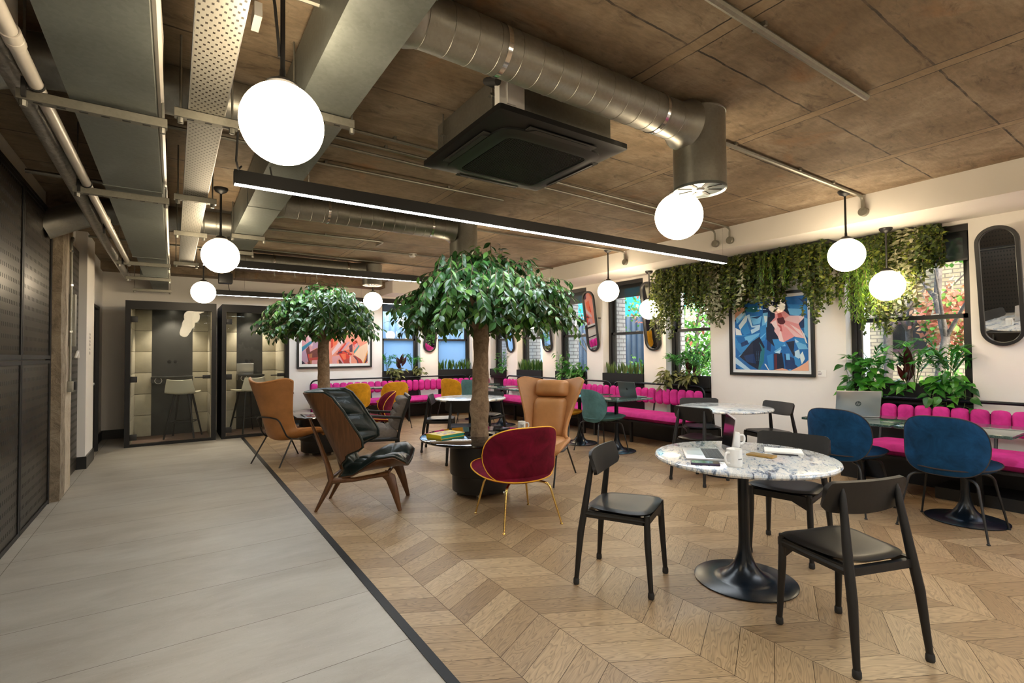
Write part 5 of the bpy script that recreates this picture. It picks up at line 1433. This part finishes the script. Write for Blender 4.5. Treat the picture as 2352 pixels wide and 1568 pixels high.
# ------------------------------------------------------------------ the two ficus trees in the tables
def ficus(name, label, loc, htrunk, rad, zc, rz_, nb, seed, lean, flat=.52):
    r = random.Random(seed)
    t = thing('ficus_tree', label, 'tree', loc, 0, 'indoor ficus trees')
    m = MB(); n = 22; path = []; rs = []
    for i in range(n+1):
        q = i/n; z = -.40 + (htrunk+.40)*q
        path.append((lean[0]*max(0,q)**1.5 + .012*math.sin(7*q+seed), lean[1]*q**1.5 + .012*math.cos(6*q+seed), z))
        rs.append(.093 - .020*q + .007*noise.noise(Vector((seed, q*6, 0))) + (.010 if abs(q-.42) < .04 else 0))
    m.tube(path, rs, 20)
    for v in m.bm.verts:
        e = noise.noise(Vector(v.co)*9+Vector((seed,0,0)))*.010 + noise.noise(Vector(v.co)*28)*.004
        c = Vector((v.co.x, v.co.y, 0)); 
        if c.length > 1e-4: v.co += c.normalized()*e
    trunk = m.build('trunk', M['bark'], t, 70)
    # branches
    top = Vector(path[-1]); ends = []; mb = MB()
    for i in range(nb):
        a = 2*PI*i/nb + r.uniform(-.3,.3); out = rad*r.uniform(.55,.85)
        st = top + Vector((0,0,-r.uniform(.0,.16)))
        mid = st + Vector((math.cos(a)*out*.45, math.sin(a)*out*.45, r.uniform(.16,.34)))
        en = st + Vector((math.cos(a)*out, math.sin(a)*out, r.uniform(.22,.50)))
        mb.tube([st, (st+mid)/2+rv(r,-.02,.02), mid, (mid+en)/2+rv(r,-.03,.03), en], [.040,.034,.026,.018,.009], 9)
        ends += [mid, (mid+en)/2, en]
    mb.tube([top-Vector((0,0,.05)), top+Vector((.02,.01,.3)), top+Vector((0,0,.5))], [.05,.03,.012], 9)
    mb.build('branch', M['bark'], t, 70)
    # sprays of leaves: twigs on an umbrella-shaped crown, each twig hanging outward
    fol = MB(); tw = MB()
    cz = zc
    count = int(640*(rad/.78)**2)
    for k in range(count):
        a = r.uniform(0, 2*PI); q = r.random()
        ph = math.acos(1-1.28*q)              # from the pole to a bit below the equator
        rr = rad*(1+.10*math.sin(3*a+seed)+.06*math.sin(7*a+2*seed))*r.uniform(.45,1.22)**.5
        p = Vector((math.cos(a)*math.sin(ph)*rr, math.sin(a)*math.sin(ph)*rr, cz + math.cos(ph)*rad*flat*r.uniform(.75,1.08)))
        p.x += top.x; p.y += top.y
        outd = Vector((math.cos(a), math.sin(a), 0))
        d = (outd*r.uniform(.5,1.0)*math.sin(ph) + Vector((0,0,r.uniform(-.75,.10) if ph > .5 else r.uniform(-.2,.35))) + rv(r,-.35,.35)).normalized()
        L = r.uniform(.18,.36)*(rad/.78)**.5
        pts = [p - d*L*.5]
        for i in range(1, 5): pts.append(pts[-1] + (d + Vector((0,0,-.12*i))).normalized()*L/4)
        tw.tube(pts, [.0035,.003,.0026,.002,.0015], 4, caps=False)
        nl = r.randint(8,11)
        for i in range(nl):
            f = i/(nl-1)*3.99; j = int(f); q2 = f-j
            bp = pts[j]*(1-q2) + pts[j+1]*q2
            dd = (pts[j+1]-pts[j]).normalized()
            side = dd.cross(Vector((0,0,1))) if abs(dd.z) < .95 else Vector((1,0,0)); side.normalize()
            ld = dd*.55 + side*(1 if i % 2 else -1)*r.uniform(.5,.9) + Vector((0,0,r.uniform(-.75,-.1))) + rv(r,-.2,.2)
            s_ = r.uniform(.068,.108)
            leaf(fol, bp, ld, Vector((0,0,1))*1.0 + outd*.5 + rv(r,-.35,.35), s_, s_*.50, .18, r.uniform(.05,.35), OVAL)
    tw.build('twigs', M['stem_brown'], t, 0)
    fo = fol.build('foliage', M['leaf_ficus'], t, 0); fo['kind'] = 'stuff'
    return t
ficus('ficus_tree', 'large leafy ficus tree growing through the front black marble table', (2.52,4.27,.56), 1.16, .76, 1.24, 0, 7, 3, (.02,.02), .70)
ficus('ficus_tree', 'smaller leafy ficus tree growing through the back black marble table', (1.74,7.30,.56), 1.12, .66, 1.26, 0, 7, 11, (.03,.02), .74)

# ------------------------------------------------------------------ planters on the sills
def planter(loc, rz, w, label):
    t = thing('planter_box', label, 'planter', loc, rz, 'black window planters')
    h = w/2; z0, z1 = .835, 1.005; y0, y1 = -.035, .135
    m = MB().box((-h,y0,z0),(h,y0+.012,z1)).box((-h,y1-.012,z0),(h,y1,z1)).box((-h,y0+.012,z0),(-h+.012,y1-.012,z1)).box((h-.012,y0+.012,z0),(h,y1-.012,z1)).box((-h+.012,y0+.012,z0),(h-.012,y1-.012,z0+.012))
    m.build('trough', M['charcoal'], t)
    MB().box((-h+.012,y0+.012,z0+.012),(h-.012,y1-.012,z1-.02)).build('soil', M['soil'], t)
    MB().box((-h+.03,y0+.02,ZSILL-.0),(h-.03,y1-.02,z0)).build('base_strip', M['rubber'], t)
ZP = .985
def blade_plant(loc, rz, label, group, matn, seed, hmax=.27):
    r = random.Random(seed)
    m = MB()
    for k in range(11):
        a = r.uniform(0, 2*PI); p = Vector((math.cos(a)*r.uniform(0,.035), math.sin(a)*r.uniform(0,.03), 0))
        d = Vector((math.cos(a)*r.uniform(.05,.38), math.sin(a)*r.uniform(.05,.22), 1))
        L = hmax*r.uniform(.55,1.0)
        leaf(m, p, d, Vector((math.cos(a), math.sin(a), .2)), L, r.uniform(.030,.042), .35, -.05, (.55,.75,.9,1.0,.85,.45))
    o = m.build('snake_plant', matn, None, 0, loc, rz); return tag(o, label, 'plant', group)
def palm(loc, label, seed, s=1.0, group=None, fronds=8, lean=None, lim=(-.30,.03,-.5,.5)):
    r = random.Random(seed)
    t = thing('parlour_palm', label, 'plant', loc, 0, group)
    m = MB(); st = MB()
    for k in range(fronds):
        a = 2*PI*k/fronds + r.uniform(-.4,.4); out = r.uniform(.10,.27)*s; h = r.uniform(.22,.44)*s
        P = [Vector((0,0,0)), Vector((math.cos(a)*out*.25, math.sin(a)*out*.25, h*.55)), Vector((math.cos(a)*out*.6, math.sin(a)*out*.6, h*.92)), Vector((math.cos(a)*out, math.sin(a)*out, h*1.0)), Vector((math.cos(a)*out*1.3, math.sin(a)*out*1.3, h*.92))]
        for p in P: p.x = max(lim[0], min(lim[1], p.x)); p.y = max(lim[2], min(lim[3], p.y))
        st.tube(P, .0022, 4, caps=False)
        for i in range(24):
            f = .9 + 3.05*i/23; j = min(3, int(f)); q = f-j; bp = P[j]*(1-q)+P[j+1]*q; dd = (P[j+1]-P[j]).normalized()
            side = dd.cross(Vector((0,0,1)))
            if side.length < .05: side = Vector((1,0,0))
            side.normalize()
            L = (.11*math.sin(PI*(.12+.80*i/23)))*s + .02
            leaf(m, bp, side*(1 if i % 2 else -1)*.8 + dd*.75 + Vector((0,0,-.05)), Vector((0,0,1))+rv(r,-.15,.15), L, .019*s, .2, .12, SMALL)
    st.build('stems', M['stem'], t, 0); m.build('fronds', M['leaf_palm'], t, 0)
    return t
def red_plant(loc, label, seed, n=8, s=1.0, group=None):
    r = random.Random(seed); m = MB()
    for k in range(n):
        a = r.uniform(0, 2*PI); p = Vector((math.cos(a)*r.uniform(.01,.05), math.sin(a)*r.uniform(.0,.03), r.uniform(.03,.16)*s))
        d = Vector((math.cos(a)*r.uniform(.1,.55), math.sin(a)*.25, 1)); L = r.uniform(.13,.21)*s
        leaf(m, p, d, Vector((-.6,-.8,.4))+rv(r,-.4,.4), L, L*.33, .25, .12, OVAL)
        m.tube([Vector((0,0,0)), p], .002, 4, caps=False)
    o = m.build('red_leaf_plant', M['leaf_red'], None, 0, loc); return tag(o, label, 'plant', group)
def trailing(loc, label, seed, w, matn, name='pothos_plant', n=12, leafL=.085, drop=.14, up=.20, fwd=(-1,0), group=None, wide=.6):
    """bushy plant with stems that climb and hang over the planter front"""
    r = random.Random(seed); t = thing(name, label, 'plant', loc, 0, group)
    m = MB(); st = MB(); side = Vector((-fwd[1], fwd[0], 0)); fw = Vector((fwd[0], fwd[1], 0))
    for k in range(n):
        o = side*r.uniform(-w/2, w/2)
        kind = r.random()
        if kind < .55: P = [o, o+fw*.03+Vector((0,0,up*.5*r.uniform(.5,1.2)))+side*r.uniform(-.05,.05), o+fw*r.uniform(.04,.12)+Vector((0,0,up*r.uniform(.3,1.0)))+side*r.uniform(-.10,.10)]
        else: P = [o, o+fw*.08+Vector((0,0,.05)), o+fw*.13+Vector((0,0,-drop*.4))+side*r.uniform(-.06,.06), o+fw*.12+Vector((0,0,-drop*r.uniform(.6,1.2)))+side*r.uniform(-.10,.10)]
        st.tube(P, .0028, 5, caps=False)
        for i in range(len(P)-1):
            for q in (.15,.5,.85):
                bp = P[i]*(1-q)+P[i+1]*q
                d = side*r.uniform(-1,1) + fw*r.uniform(.1,.9) + Vector((0,0,r.uniform(-.35,.6)))
                L = leafL*r.uniform(.7,1.25)
                pe = bp + d.normalized()*L*.5
                st.tube([bp, pe], .0016, 4, caps=False)
                leaf(m, pe, d+Vector((0,0,-.45)), Vector((0,0,1))+fw*.7+rv(r,-.3,.3), L, L*wide, .15, .25, HEART)
    st.build('stems', M['stem'], t, 0); m.build('leaves', matn, t, 0)
    return t
wspec = {2:'under the big near window', 3:'below the left end of the hanging greenery', 4:'of variegated snake plants behind the grey laptop', 5:'with glossy trailing pothos behind the camel armchair', 6:'of green snake plants to the right of the large trunk', 7:'of the bushy plant just right of the large trunk'}
for i, lb in wspec.items():
    a, b = WR[i]; planter((XR,(a+b)/2,0), -PI/2, (b-a)-.02, 'black planter box '+lb)
for i, lb in ((0,'with the dark red plant on the back window sill'),(1,'of plain green snake plants on the back window sill')):
    a, b = WBK[i]; planter(((a+b)/2,YB,0), 0, (b-a)-.02, 'black planter box '+lb)
xp = XR+.05
vari = leafmat('yellow_edged_blades', (.03,.085,.02), (.13,.20,.05), (.42,.42,.15), .4)
for k, y in enumerate((5.74,5.86,5.98,6.12,6.26,6.40,6.50)):
    blade_plant((xp,y,ZP), R(90), 'yellow edged snake plant in the planter behind the grey laptop', 'yellow edged snake plants', vari, 40+k, .25)
for k, y in enumerate((8.48,8.58,8.69,8.80,8.92,9.04,9.15,9.25)):
    blade_plant((xp,y,ZP), R(90), 'green snake plant in the side window planter right of the large trunk', 'side window snake plants', M['leaf_snake'], 60+k, .29)
for k, x in enumerate((5.25,5.35,5.45,5.55,5.66,5.77,5.88,5.99)):
    blade_plant((x,YB+.05,ZP), 0, 'green snake plant in the back window planter left of the large trunk', 'back window snake plants', M['leaf_snake'], 80+k, .30)
# near window: palms, red calathea, pothos
palm((xp,2.38,ZP), 'feathery palm at the left side of the near window planter', 1, 1.1, None, 9, None, (-.3,.03,-.3,.18))
palm((xp,1.98,ZP), 'feathery palm behind the dark red leaves in the near window', 2, 1.15, None, 10)
palm((xp,1.70,ZP), 'feathery palm at the right side of the near window planter', 3, 1.25, None, 10, None, (-.3,.03,-.14,.4))
red_plant((xp-.04,2.05,ZP), 'dark red leaved plant in the near window planter', 5, 12, 1.25)
trailing((xp-.03,2.42,ZP), 'big heart leaved pothos spilling left out of the near window planter', 9, .32, M['leaf_pothos'], n=12, leafL=.12, drop=.20, up=.42)
trailing((xp-.03,1.66,ZP), 'big heart leaved pothos spilling right out of the near window planter', 10, .34, M['leaf_pothos'], n=9, leafL=.11, drop=.24, up=.16)
trailing((xp-.03,2.02,ZP), 'low pothos in the middle of the near window planter', 12, .30, M['leaf_pothos'], n=4, leafL=.095, drop=.10, up=.10)
# window below the greenery
palm((xp,4.98,ZP), 'small fern palm at the left of the planter below the greenery', 21, .95, None, 9, None, (-.3,.03,-.3,.14))
palm((xp,4.62,ZP), 'small fern palm at the right of the planter below the greenery', 22, 1.0, None, 10, None, (-.3,.03,-.16,.3))
palm((xp,4.80,ZP), 'fern palm in the middle of the planter below the greenery', 25, .9, None, 8)
red_plant((xp-.02,4.76,ZP), 'dark red leaved plant in the planter below the greenery', 23, 7, 1.15)
trailing((xp-.06,5.12,ZP), 'striped calathea hanging left from the planter below the greenery', 24, .20, M['leaf_calathea'], 'calathea_plant', n=7, leafL=.12, drop=.16, up=.12, wide=.42)
trailing((xp-.06,4.72,ZP), 'striped calathea at the front of the planter below the greenery', 27, .25, M['leaf_calathea'], 'calathea_plant', n=5, leafL=.11, drop=.08, up=.14, wide=.42)
# pothos window
trailing((xp,7.72,ZP), 'glossy pothos climbing up at the left of its planter behind the camel chair', 31, .34, M['leaf_pothos'], n=14, leafL=.10, drop=.20, up=.45)
trailing((xp,7.28,ZP), 'glossy pothos bushing at the right of its planter behind the camel chair', 32, .40, M['leaf_pothos'], n=18, leafL=.095, drop=.10, up=.26)
trailing((xp,9.98,ZP), 'upright bushy green plant right beside the large trunk', 33, .36, M['leaf_pothos'], 'bushy_plant', n=20, leafL=.075, drop=.02, up=.50)
# back window with red plant
palm((3.95,YB+.05,ZP), 'feathery palm at the left of the red plant in the back window', 41, .9, None, 9, None, (-.08,.3,-.3,.03))
palm((4.55,YB+.05,ZP), 'feathery palm at the right of the red plant in the back window', 42, .95, None, 9, None, (-.3,.10,-.3,.03))
red_plant((4.25,YB+.02,ZP), 'dark red leaved plant in the back window planter', 43, 10, 1.25)
trailing((4.10,YB+.0,ZP), 'striped calathea hanging over the left of the back window planter', 44, .30, M['leaf_calathea'], 'calathea_plant', n=9, leafL=.11, drop=.16, up=.10, fwd=(0,-1), wide=.45)
trailing((4.62,YB+.0,ZP), 'striped calathea at the right corner of the back window planter', 45, .16, M['leaf_calathea'], 'calathea_plant', n=5, leafL=.10, drop=.08, up=.10, fwd=(0,-1), wide=.45)

# ------------------------------------------------------------------ hanging greenery above the wall
def greenery(label, y0, y1, seed, dens=1.0, low=None, xa=6.14):
    r = random.Random(seed); t = thing('hanging_greenery', label, 'hanging plants', (0,0,0), 0, 'hanging greenery')
    MB().box((xa+.08,y0,2.60),(6.47,y1,2.65)).build('planter_tray', M['rubber'], t)
    ivy, fern, cream, st = MB(), MB(), MB(), MB()
    L = y1-y0; n = int(L*230*dens)
    for k in range(n):
        y = y0 + r.random()*L; x = r.uniform(xa,6.46); z = 2.63
        u = (y-y0)/L
        ln = (.26+.46*r.random()**.9)*(1.0 + .16*math.sin(y*5.1+seed) + .12*math.sin(y*11.7))
        if low: ln *= low(u)
        ln = max(.12, min(1.1, ln)); kind = noise.noise(Vector((y*2.3, seed, 0))) + r.uniform(-.25,.25)
        P = [Vector((x,y,z))]; d = Vector((r.uniform(-.8,.1), r.uniform(-.4,.4), -.1))
        seg = max(3, int(ln/.07))
        for i in range(seg):
            d = (d*.6 + Vector((r.uniform(-.12,.10), r.uniform(-.22,.22), -.55))).normalized()
            P.append(P[-1]+d*ln/seg); P[-1].x = max(xa-.10, min(6.47, P[-1].x))
        st.tube(P, .0018, 3, caps=False)
        for i in range(seg):
            nl = 3
            for q in range(nl):
                f = (q+r.random())/nl; bp = P[i]*(1-f)+P[i+1]*f
                sd = Vector((r.uniform(-1,.25), r.uniform(-1,1), r.uniform(-.7,.35)))
                if kind > .28:
                    s_ = r.uniform(.035,.075); leaf(fern, bp, sd*.6+Vector((0,0,-.9)), Vector((-1,0,.3))+rv(r,-.3,.3), s_, s_*.22, .1, .2, SMALL)
                    leaf(fern, bp, Vector((sd.x, -sd.y, -.6)), Vector((-1,0,.3)), s_*.8, s_*.2, .1, .2, SMALL)
                elif kind < -.42:
                    s_ = r.uniform(.05,.085); leaf(cream, bp, sd, Vector((-1,0,.5))+rv(r,-.4,.4), s_, s_*.42, .3, .25, OVAL)
                else:
                    s_ = r.uniform(.032,.060)
                    nn = Vector((-1,0,.45))+rv(r,-.5,.5)
                    # ivy: three-lobed leaf
                    leaf(ivy, bp, sd, nn, s_, s_*.55, .1, .2, SMALL)
                    c_ = sd.cross(nn).normalized()
                    leaf(ivy, bp, sd+c_*sd.length*1.1, nn, s_*.62, s_*.36, .1, .2, SMALL); leaf(ivy, bp, sd-c_*sd.length*1.1, nn, s_*.62, s_*.36, .1, .2, SMALL)
    st.build('stems', M['stem_brown'], t, 0)
    for nm, mb, mm in (('ivy_leaves', ivy, M['leaf_ivy']), ('fern_fronds', fern, M['leaf_fern']), ('striped_leaves', cream, M['leaf_cream'])):
        o = mb.build(nm, mm, t, 0); o['kind'] = 'stuff'
    return t
greenery('curtain of hanging ivy at the left over the window and bench end', 3.98, 5.14, 1, 1.0, lambda u: 1.0+.35*max(0,1-abs(u-.90)/.15)+.70*max(0,1-abs(u-.16)/.12))
greenery('curtain of hanging ivy above the blue framed picture', 2.66, 3.96, 2, 1.0, lambda u: .90+.45*max(0,1-abs(u-.10)/.12))
greenery('curtain of hanging ivy at the upper corner of the near window', 1.70, 2.56, 4, 1.15, lambda u: .40+1.0*min(1,u*2.2)+.25*max(0,1-abs(u-.93)/.08), 6.36)
# shaggy tuft under the bench
def grass_tuft(loc, label, seed):
    r = random.Random(seed); m = MB()
    for k in range(260):
        a = r.uniform(0, 2*PI); p = Vector((r.uniform(-.10,.10), r.uniform(-.22,.22), r.uniform(0,.04)))
        leaf(m, p, Vector((math.cos(a)-.5, math.sin(a), r.uniform(.2,1.0))), Vector((0,0,1)), r.uniform(.08,.17), .010, .1, .5, SMALL)
    return tag(m.build('fern_tuft', leafmat('dim_fern_%d' % seed, (.02,.05,.008), (.04,.09,.015), (.07,.14,.03), .6), None, 0, loc), label, 'plant', 'ferns under the benches')
grass_tuft((6.35,4.72,.27), 'shaggy fern on the casing under the bench beside the blue picture', 1)
# ------------------------------------------------------------------ what the windows look out on
def brick(name, a, b, mortar, sc=1.0):
    m, nt, p = newmat(name)
    g = nd(nt, 'ShaderNodeSeparateXYZ'); nt.links.new(coords(nt, 'Object'), g.inputs[0])
    cb = nd(nt, 'ShaderNodeCombineXYZ'); nt.links.new(math2(nt, 'ADD', g.outputs['Y'], g.outputs['X']), cb.inputs[0]); nt.links.new(g.outputs['Z'], cb.inputs[1])
    br = nd(nt, 'ShaderNodeTexBrick', Scale=sc); br.inputs['Color1'].default_value = col4(a); br.inputs['Color2'].default_value = col4(b); br.inputs['Mortar'].default_value = col4(mortar)
    br.inputs['Brick Width'].default_value = .235; br.inputs['Row Height'].default_value = .078; br.inputs['Mortar Size'].default_value = .010
    nt.links.new(cb.outputs[0], br.inputs['Vector']); nt.links.new(br.outputs['Color'], p.inputs['Base Color']); p.inputs['Roughness'].default_value = .9
    return m
M['brick'] = brick('buff_brick', (.34,.30,.20), (.43,.38,.26), (.17,.15,.12))
M['brick_grey'] = brick('pale_grey_brick', (.42,.41,.39), (.50,.49,.46), (.20,.19,.18))
M['hoarding'] = mat('corrugated_blue_steel', (.075,.12,.18), .5, var=.12, vs=4)
M['cyan'] = mat('turquoise_hoarding', (.03,.40,.55), .6, var=.06, vs=2)
M['paving'] = mat('outside_paving', (.25,.25,.24), .9, var=.15, vs=3)
struct('ground_outside', MB().box((XR+.34,-8,-.35),(24,22,-.25)).box((-4,YB+.34,-.35),(24,22,-.25)), M['paving'])
# building across the yard seen through the near window
t = thing('brick_building', 'buff brick building across the yard behind the near window', 'building', (12.6,0,-.25))
MB().box((0,-7,0),(.6,4.6,7.5)).build('wall', M['brick'], t)
for y in (3.52, 1.2, -1.4):
    f = MB().box((-.06,y,1.58),(.05,y+.06,2.22)).box((-.06,y+.70,1.58),(.05,y+.76,2.22)).box((-.06,y,1.58),(.05,y+.76,1.64)).box((-.06,y,2.16),(.05,y+.76,2.22)).build('window_frame', mat('plum_window_frame', (.05,.02,.03), .5), t)
    MB().box((-.02,y+.06,1.64),(-.005,y+.70,2.16)).build('pane', M['screen'], f)
MB().tube([(-.06,3.36,0),(-.06,3.36,7.4)], .03, 10).build('drain_pipe', M['pipe_white'], t)
MB().box((-.03,2.82,.98),(-.01,3.02,1.12)).build('green_sign', mat('green_sign', (.02,.42,.30), .5), t)
# corrugated hoarding opposite the middle windows and round the corner
def corrugated(a, b, z0, z1, pitch=.19, amp=.03):
    m = MB(); a = Vector(a); b = Vector(b); d = (b-a); L = d.length; d.normalize(); nrm = Vector((-d.y, d.x, 0)); n = int(L/pitch*6)
    lo, hi = [], []
    for i in range(n+1):
        s_ = L*i/n; o = nrm*amp*math.sin(2*PI*s_/pitch); p = a+d*s_+o
        lo.append((p.x,p.y,z0)); hi.append((p.x,p.y,z1))
    A, B_ = m.ring(lo), m.ring(hi); m.bridge(A, B_, False)
    A2, B2 = m.ring([(x+nrm.x*.06,y+nrm.y*.06,z) for x,y,z in lo]), m.ring([(x+nrm.x*.06,y+nrm.y*.06,z) for x,y,z in hi]); m.bridge(B2, A2, False)
    return m
tag(corrugated((10.2,7.6,0), (10.2,16.5,0), -.25, 2.35).build('corrugated_fence', M['hoarding'], None, 80), 'blue grey corrugated steel fence outside the side windows', 'fence')
tag(MB().box((10.3,7.4,2.32),(10.4,16.5,5.2)).build('hoarding', M['cyan']), 'bright turquoise hoarding above the corrugated fence', 'hoarding')
tag(corrugated((1.5,12.6,0), (10.2,12.6,0), -.25, 3.6, .16, .02).build('corrugated_fence', mat('corrugated_blue_light', (.22,.38,.56), .5, var=.1), None, 80), 'blue corrugated cladding outside the back windows', 'fence')
# brick returns just outside each side window
tag(MB().box((7.6,10.9,-.25),(7.9,12.4,4.5)).build('brick_pier', M['brick_grey']), 'pale brick pier outside beyond the far corner', 'wall', 'outside brick piers')
for i, (y, lb) in enumerate(((5.52,'pale brick pier outside the window under the greenery'),(6.90,'pale brick pier outside the window behind the grey laptop'),(8.28,'pale brick pier outside the pothos window'),(9.66,'pale brick pier outside the snake plant side window'))):
    tag(MB().box((7.05,y-.02,-.25),(7.40,y+.12,4.5)).build('brick_pier', M['brick_grey']), lb, 'wall', 'outside brick piers')
def out_tree(loc, label, h, r0, seed, crown, crs, blossom=0, n=500):
    r = random.Random(seed); t = thing('garden_tree', label, 'tree', loc, 0, 'trees in the yard')
    m = MB(); P = [Vector((0,0,0))]
    for i in range(7): P.append(P[-1]+Vector((r.uniform(-.10,.10), r.uniform(-.10,.10), h/7)))
    m.tube(P, [r0*(1-.08*i) for i in range(8)], 12)
    for k in range(5):
        a = r.uniform(0, 2*PI); s0 = P[3+k % 4]; m.tube([s0, s0+Vector((math.cos(a)*.4, math.sin(a)*.4, .5)), s0+Vector((math.cos(a)*.9, math.sin(a)*.9, 1.0))], [r0*.45, r0*.3, r0*.12], 7)
    m.build('trunk', M['bark_out'], t, 70)
    f = MB(); g = MB()
    for k in range(n):
        v = rv(r); 
        while v.length > 1: v = rv(r)
        p = Vector(crown) + Vector((v.x*crs[0], v.y*crs[1], v.z*crs[2]))
        for q in range(5):
            leaf(g if r.random() < blossom else f, p+rv(r,-.14,.14), rv(r)+Vector((0,0,-.4)), Vector((-.6,0,1))+rv(r,-.5,.5), r.uniform(.07,.13), .07, .1, .1, SMALL)
    f.build('foliage', M['leaf_garden'], t, 0)['kind'] = 'stuff'
    if blossom: g.build('autumn_foliage', M['leaf_blossom'], t, 0)['kind'] = 'stuff'
    else: g.bm.free()
out_tree((10.4,3.50,-.25), 'slim grey tree outside the left part of the near window', 4.5, .085, 1, (.2,.5,4.6), (1.1,1.0,.8), .1, 260)
out_tree((10.7,3.28,-.25), 'second slim grey tree outside beside the first one', 4.5, .07, 2, (.3,-.5,3.75), (.9,1.1,.75), .15, 330)
out_tree((10.2,2.72,-.25), 'darker tree with pink autumn leaves outside the near window', 4.2, .075, 3, (.4,-.15,2.15), (.5,.62,.55), .72, 260)
out_tree((9.2,6.6,-.25), 'green tree outside the window below the greenery', 3.4, .06, 4, (0,.1,2.3), (.8,.9,1.5), .06, 520)
out_tree((9.0,9.4,-.25), 'thin tree with yellow leaves before the corrugated fence', 3.2, .04, 5, (.2,-.3,2.6), (.5,1.3,.7), .55, 70)
def shrub(loc, label, s, seed, n=420):
    r = random.Random(seed); f = MB()
    for k in range(n):
        v = rv(r)
        while v.length > 1: v = rv(r)
        p = Vector((v.x*s[0], v.y*s[1], s[2]+v.z*s[2]))
        for q in range(5): leaf(f, p+rv(r,-.12,.12), rv(r)+Vector((-.3,0,.1)), Vector((-.5,0,1))+rv(r,-.5,.5), r.uniform(.06,.12), .05, .1, .2, SMALL)
    tag(f.build('garden_shrub', M['leaf_garden'], None, 0, loc), label, 'shrub', 'shrubs in the yard')
shrub((9.6,2.35,-.25), 'green shrub in the yard at the foot of the near window view', (.6,.75,.62), 1, 380)
shrub((8.6,6.3,-.25), 'green shrub in the yard below the tree by the greenery window', (.5,.8,.9), 2, 300)
shrub((8.9,7.9,-.25), 'green shrub in the yard before the corrugated fence', (.4,.4,.75), 3, 150)
# ------------------------------------------------------------------ light, sky, camera
sc = bpy.context.scene
w = bpy.data.worlds.new('sky'); sc.world = w; w.use_nodes = True
nt = w.node_tree; bg = nt.nodes['Background']
st_ = nd(nt, 'ShaderNodeTexSky'); st_.sky_type = 'NISHITA'; st_.sun_disc = False; st_.sun_elevation = R(35); st_.sun_rotation = R(200); st_.air_density = 1.0; st_.dust_density = 4.0
mxn = mix(nt, .72, st_.outputs[0], (.33,.36,.40))
nt.links.new(mxn, bg.inputs['Color']); bg.inputs['Strength'].default_value = 3.2

cam = bpy.data.cameras.new('camera'); co = bpy.data.objects.new('camera', cam); C.objects.link(co)
cam.sensor_width = 36; cam.sensor_fit = 'HORIZONTAL'; cam.lens = 1144.1/2352*36; cam.clip_start = .05; cam.clip_end = 200
yaw, pitch, roll = R(34.237), R(1.438), R(-.4975)
F = Vector((math.sin(yaw)*math.cos(pitch), math.cos(yaw)*math.cos(pitch), math.sin(pitch)))
R0 = Vector((math.cos(yaw), -math.sin(yaw), 0)); U0 = R0.cross(F)
Rr = R0*math.cos(roll)+U0*math.sin(roll); Ur = U0*math.cos(roll)-R0*math.sin(roll)
Mx = Matrix(((Rr.x,Ur.x,-F.x,0),(Rr.y,Ur.y,-F.y,0),(Rr.z,Ur.z,-F.z,1.36),(0,0,0,1)))
co.matrix_world = Mx
sc.camera = co
sc.view_settings.view_transform = 'Standard'; sc.view_settings.look = 'None'; sc.view_settings.gamma = 1.0; sc.view_settings.use_curve_mapping = False
sc.view_settings.exposure = 0.35
sc.cycles.max_bounces = 10; sc.cycles.diffuse_bounces = 5; sc.cycles.glossy_bounces = 4; sc.cycles.transparent_max_bounces = 16; sc.cycles.transmission_bounces = 4
sc.cycles.use_denoising = True; sc.cycles.sample_clamp_indirect = 6.0
sc.cycles.caustics_reflective = False; sc.cycles.caustics_refractive = False
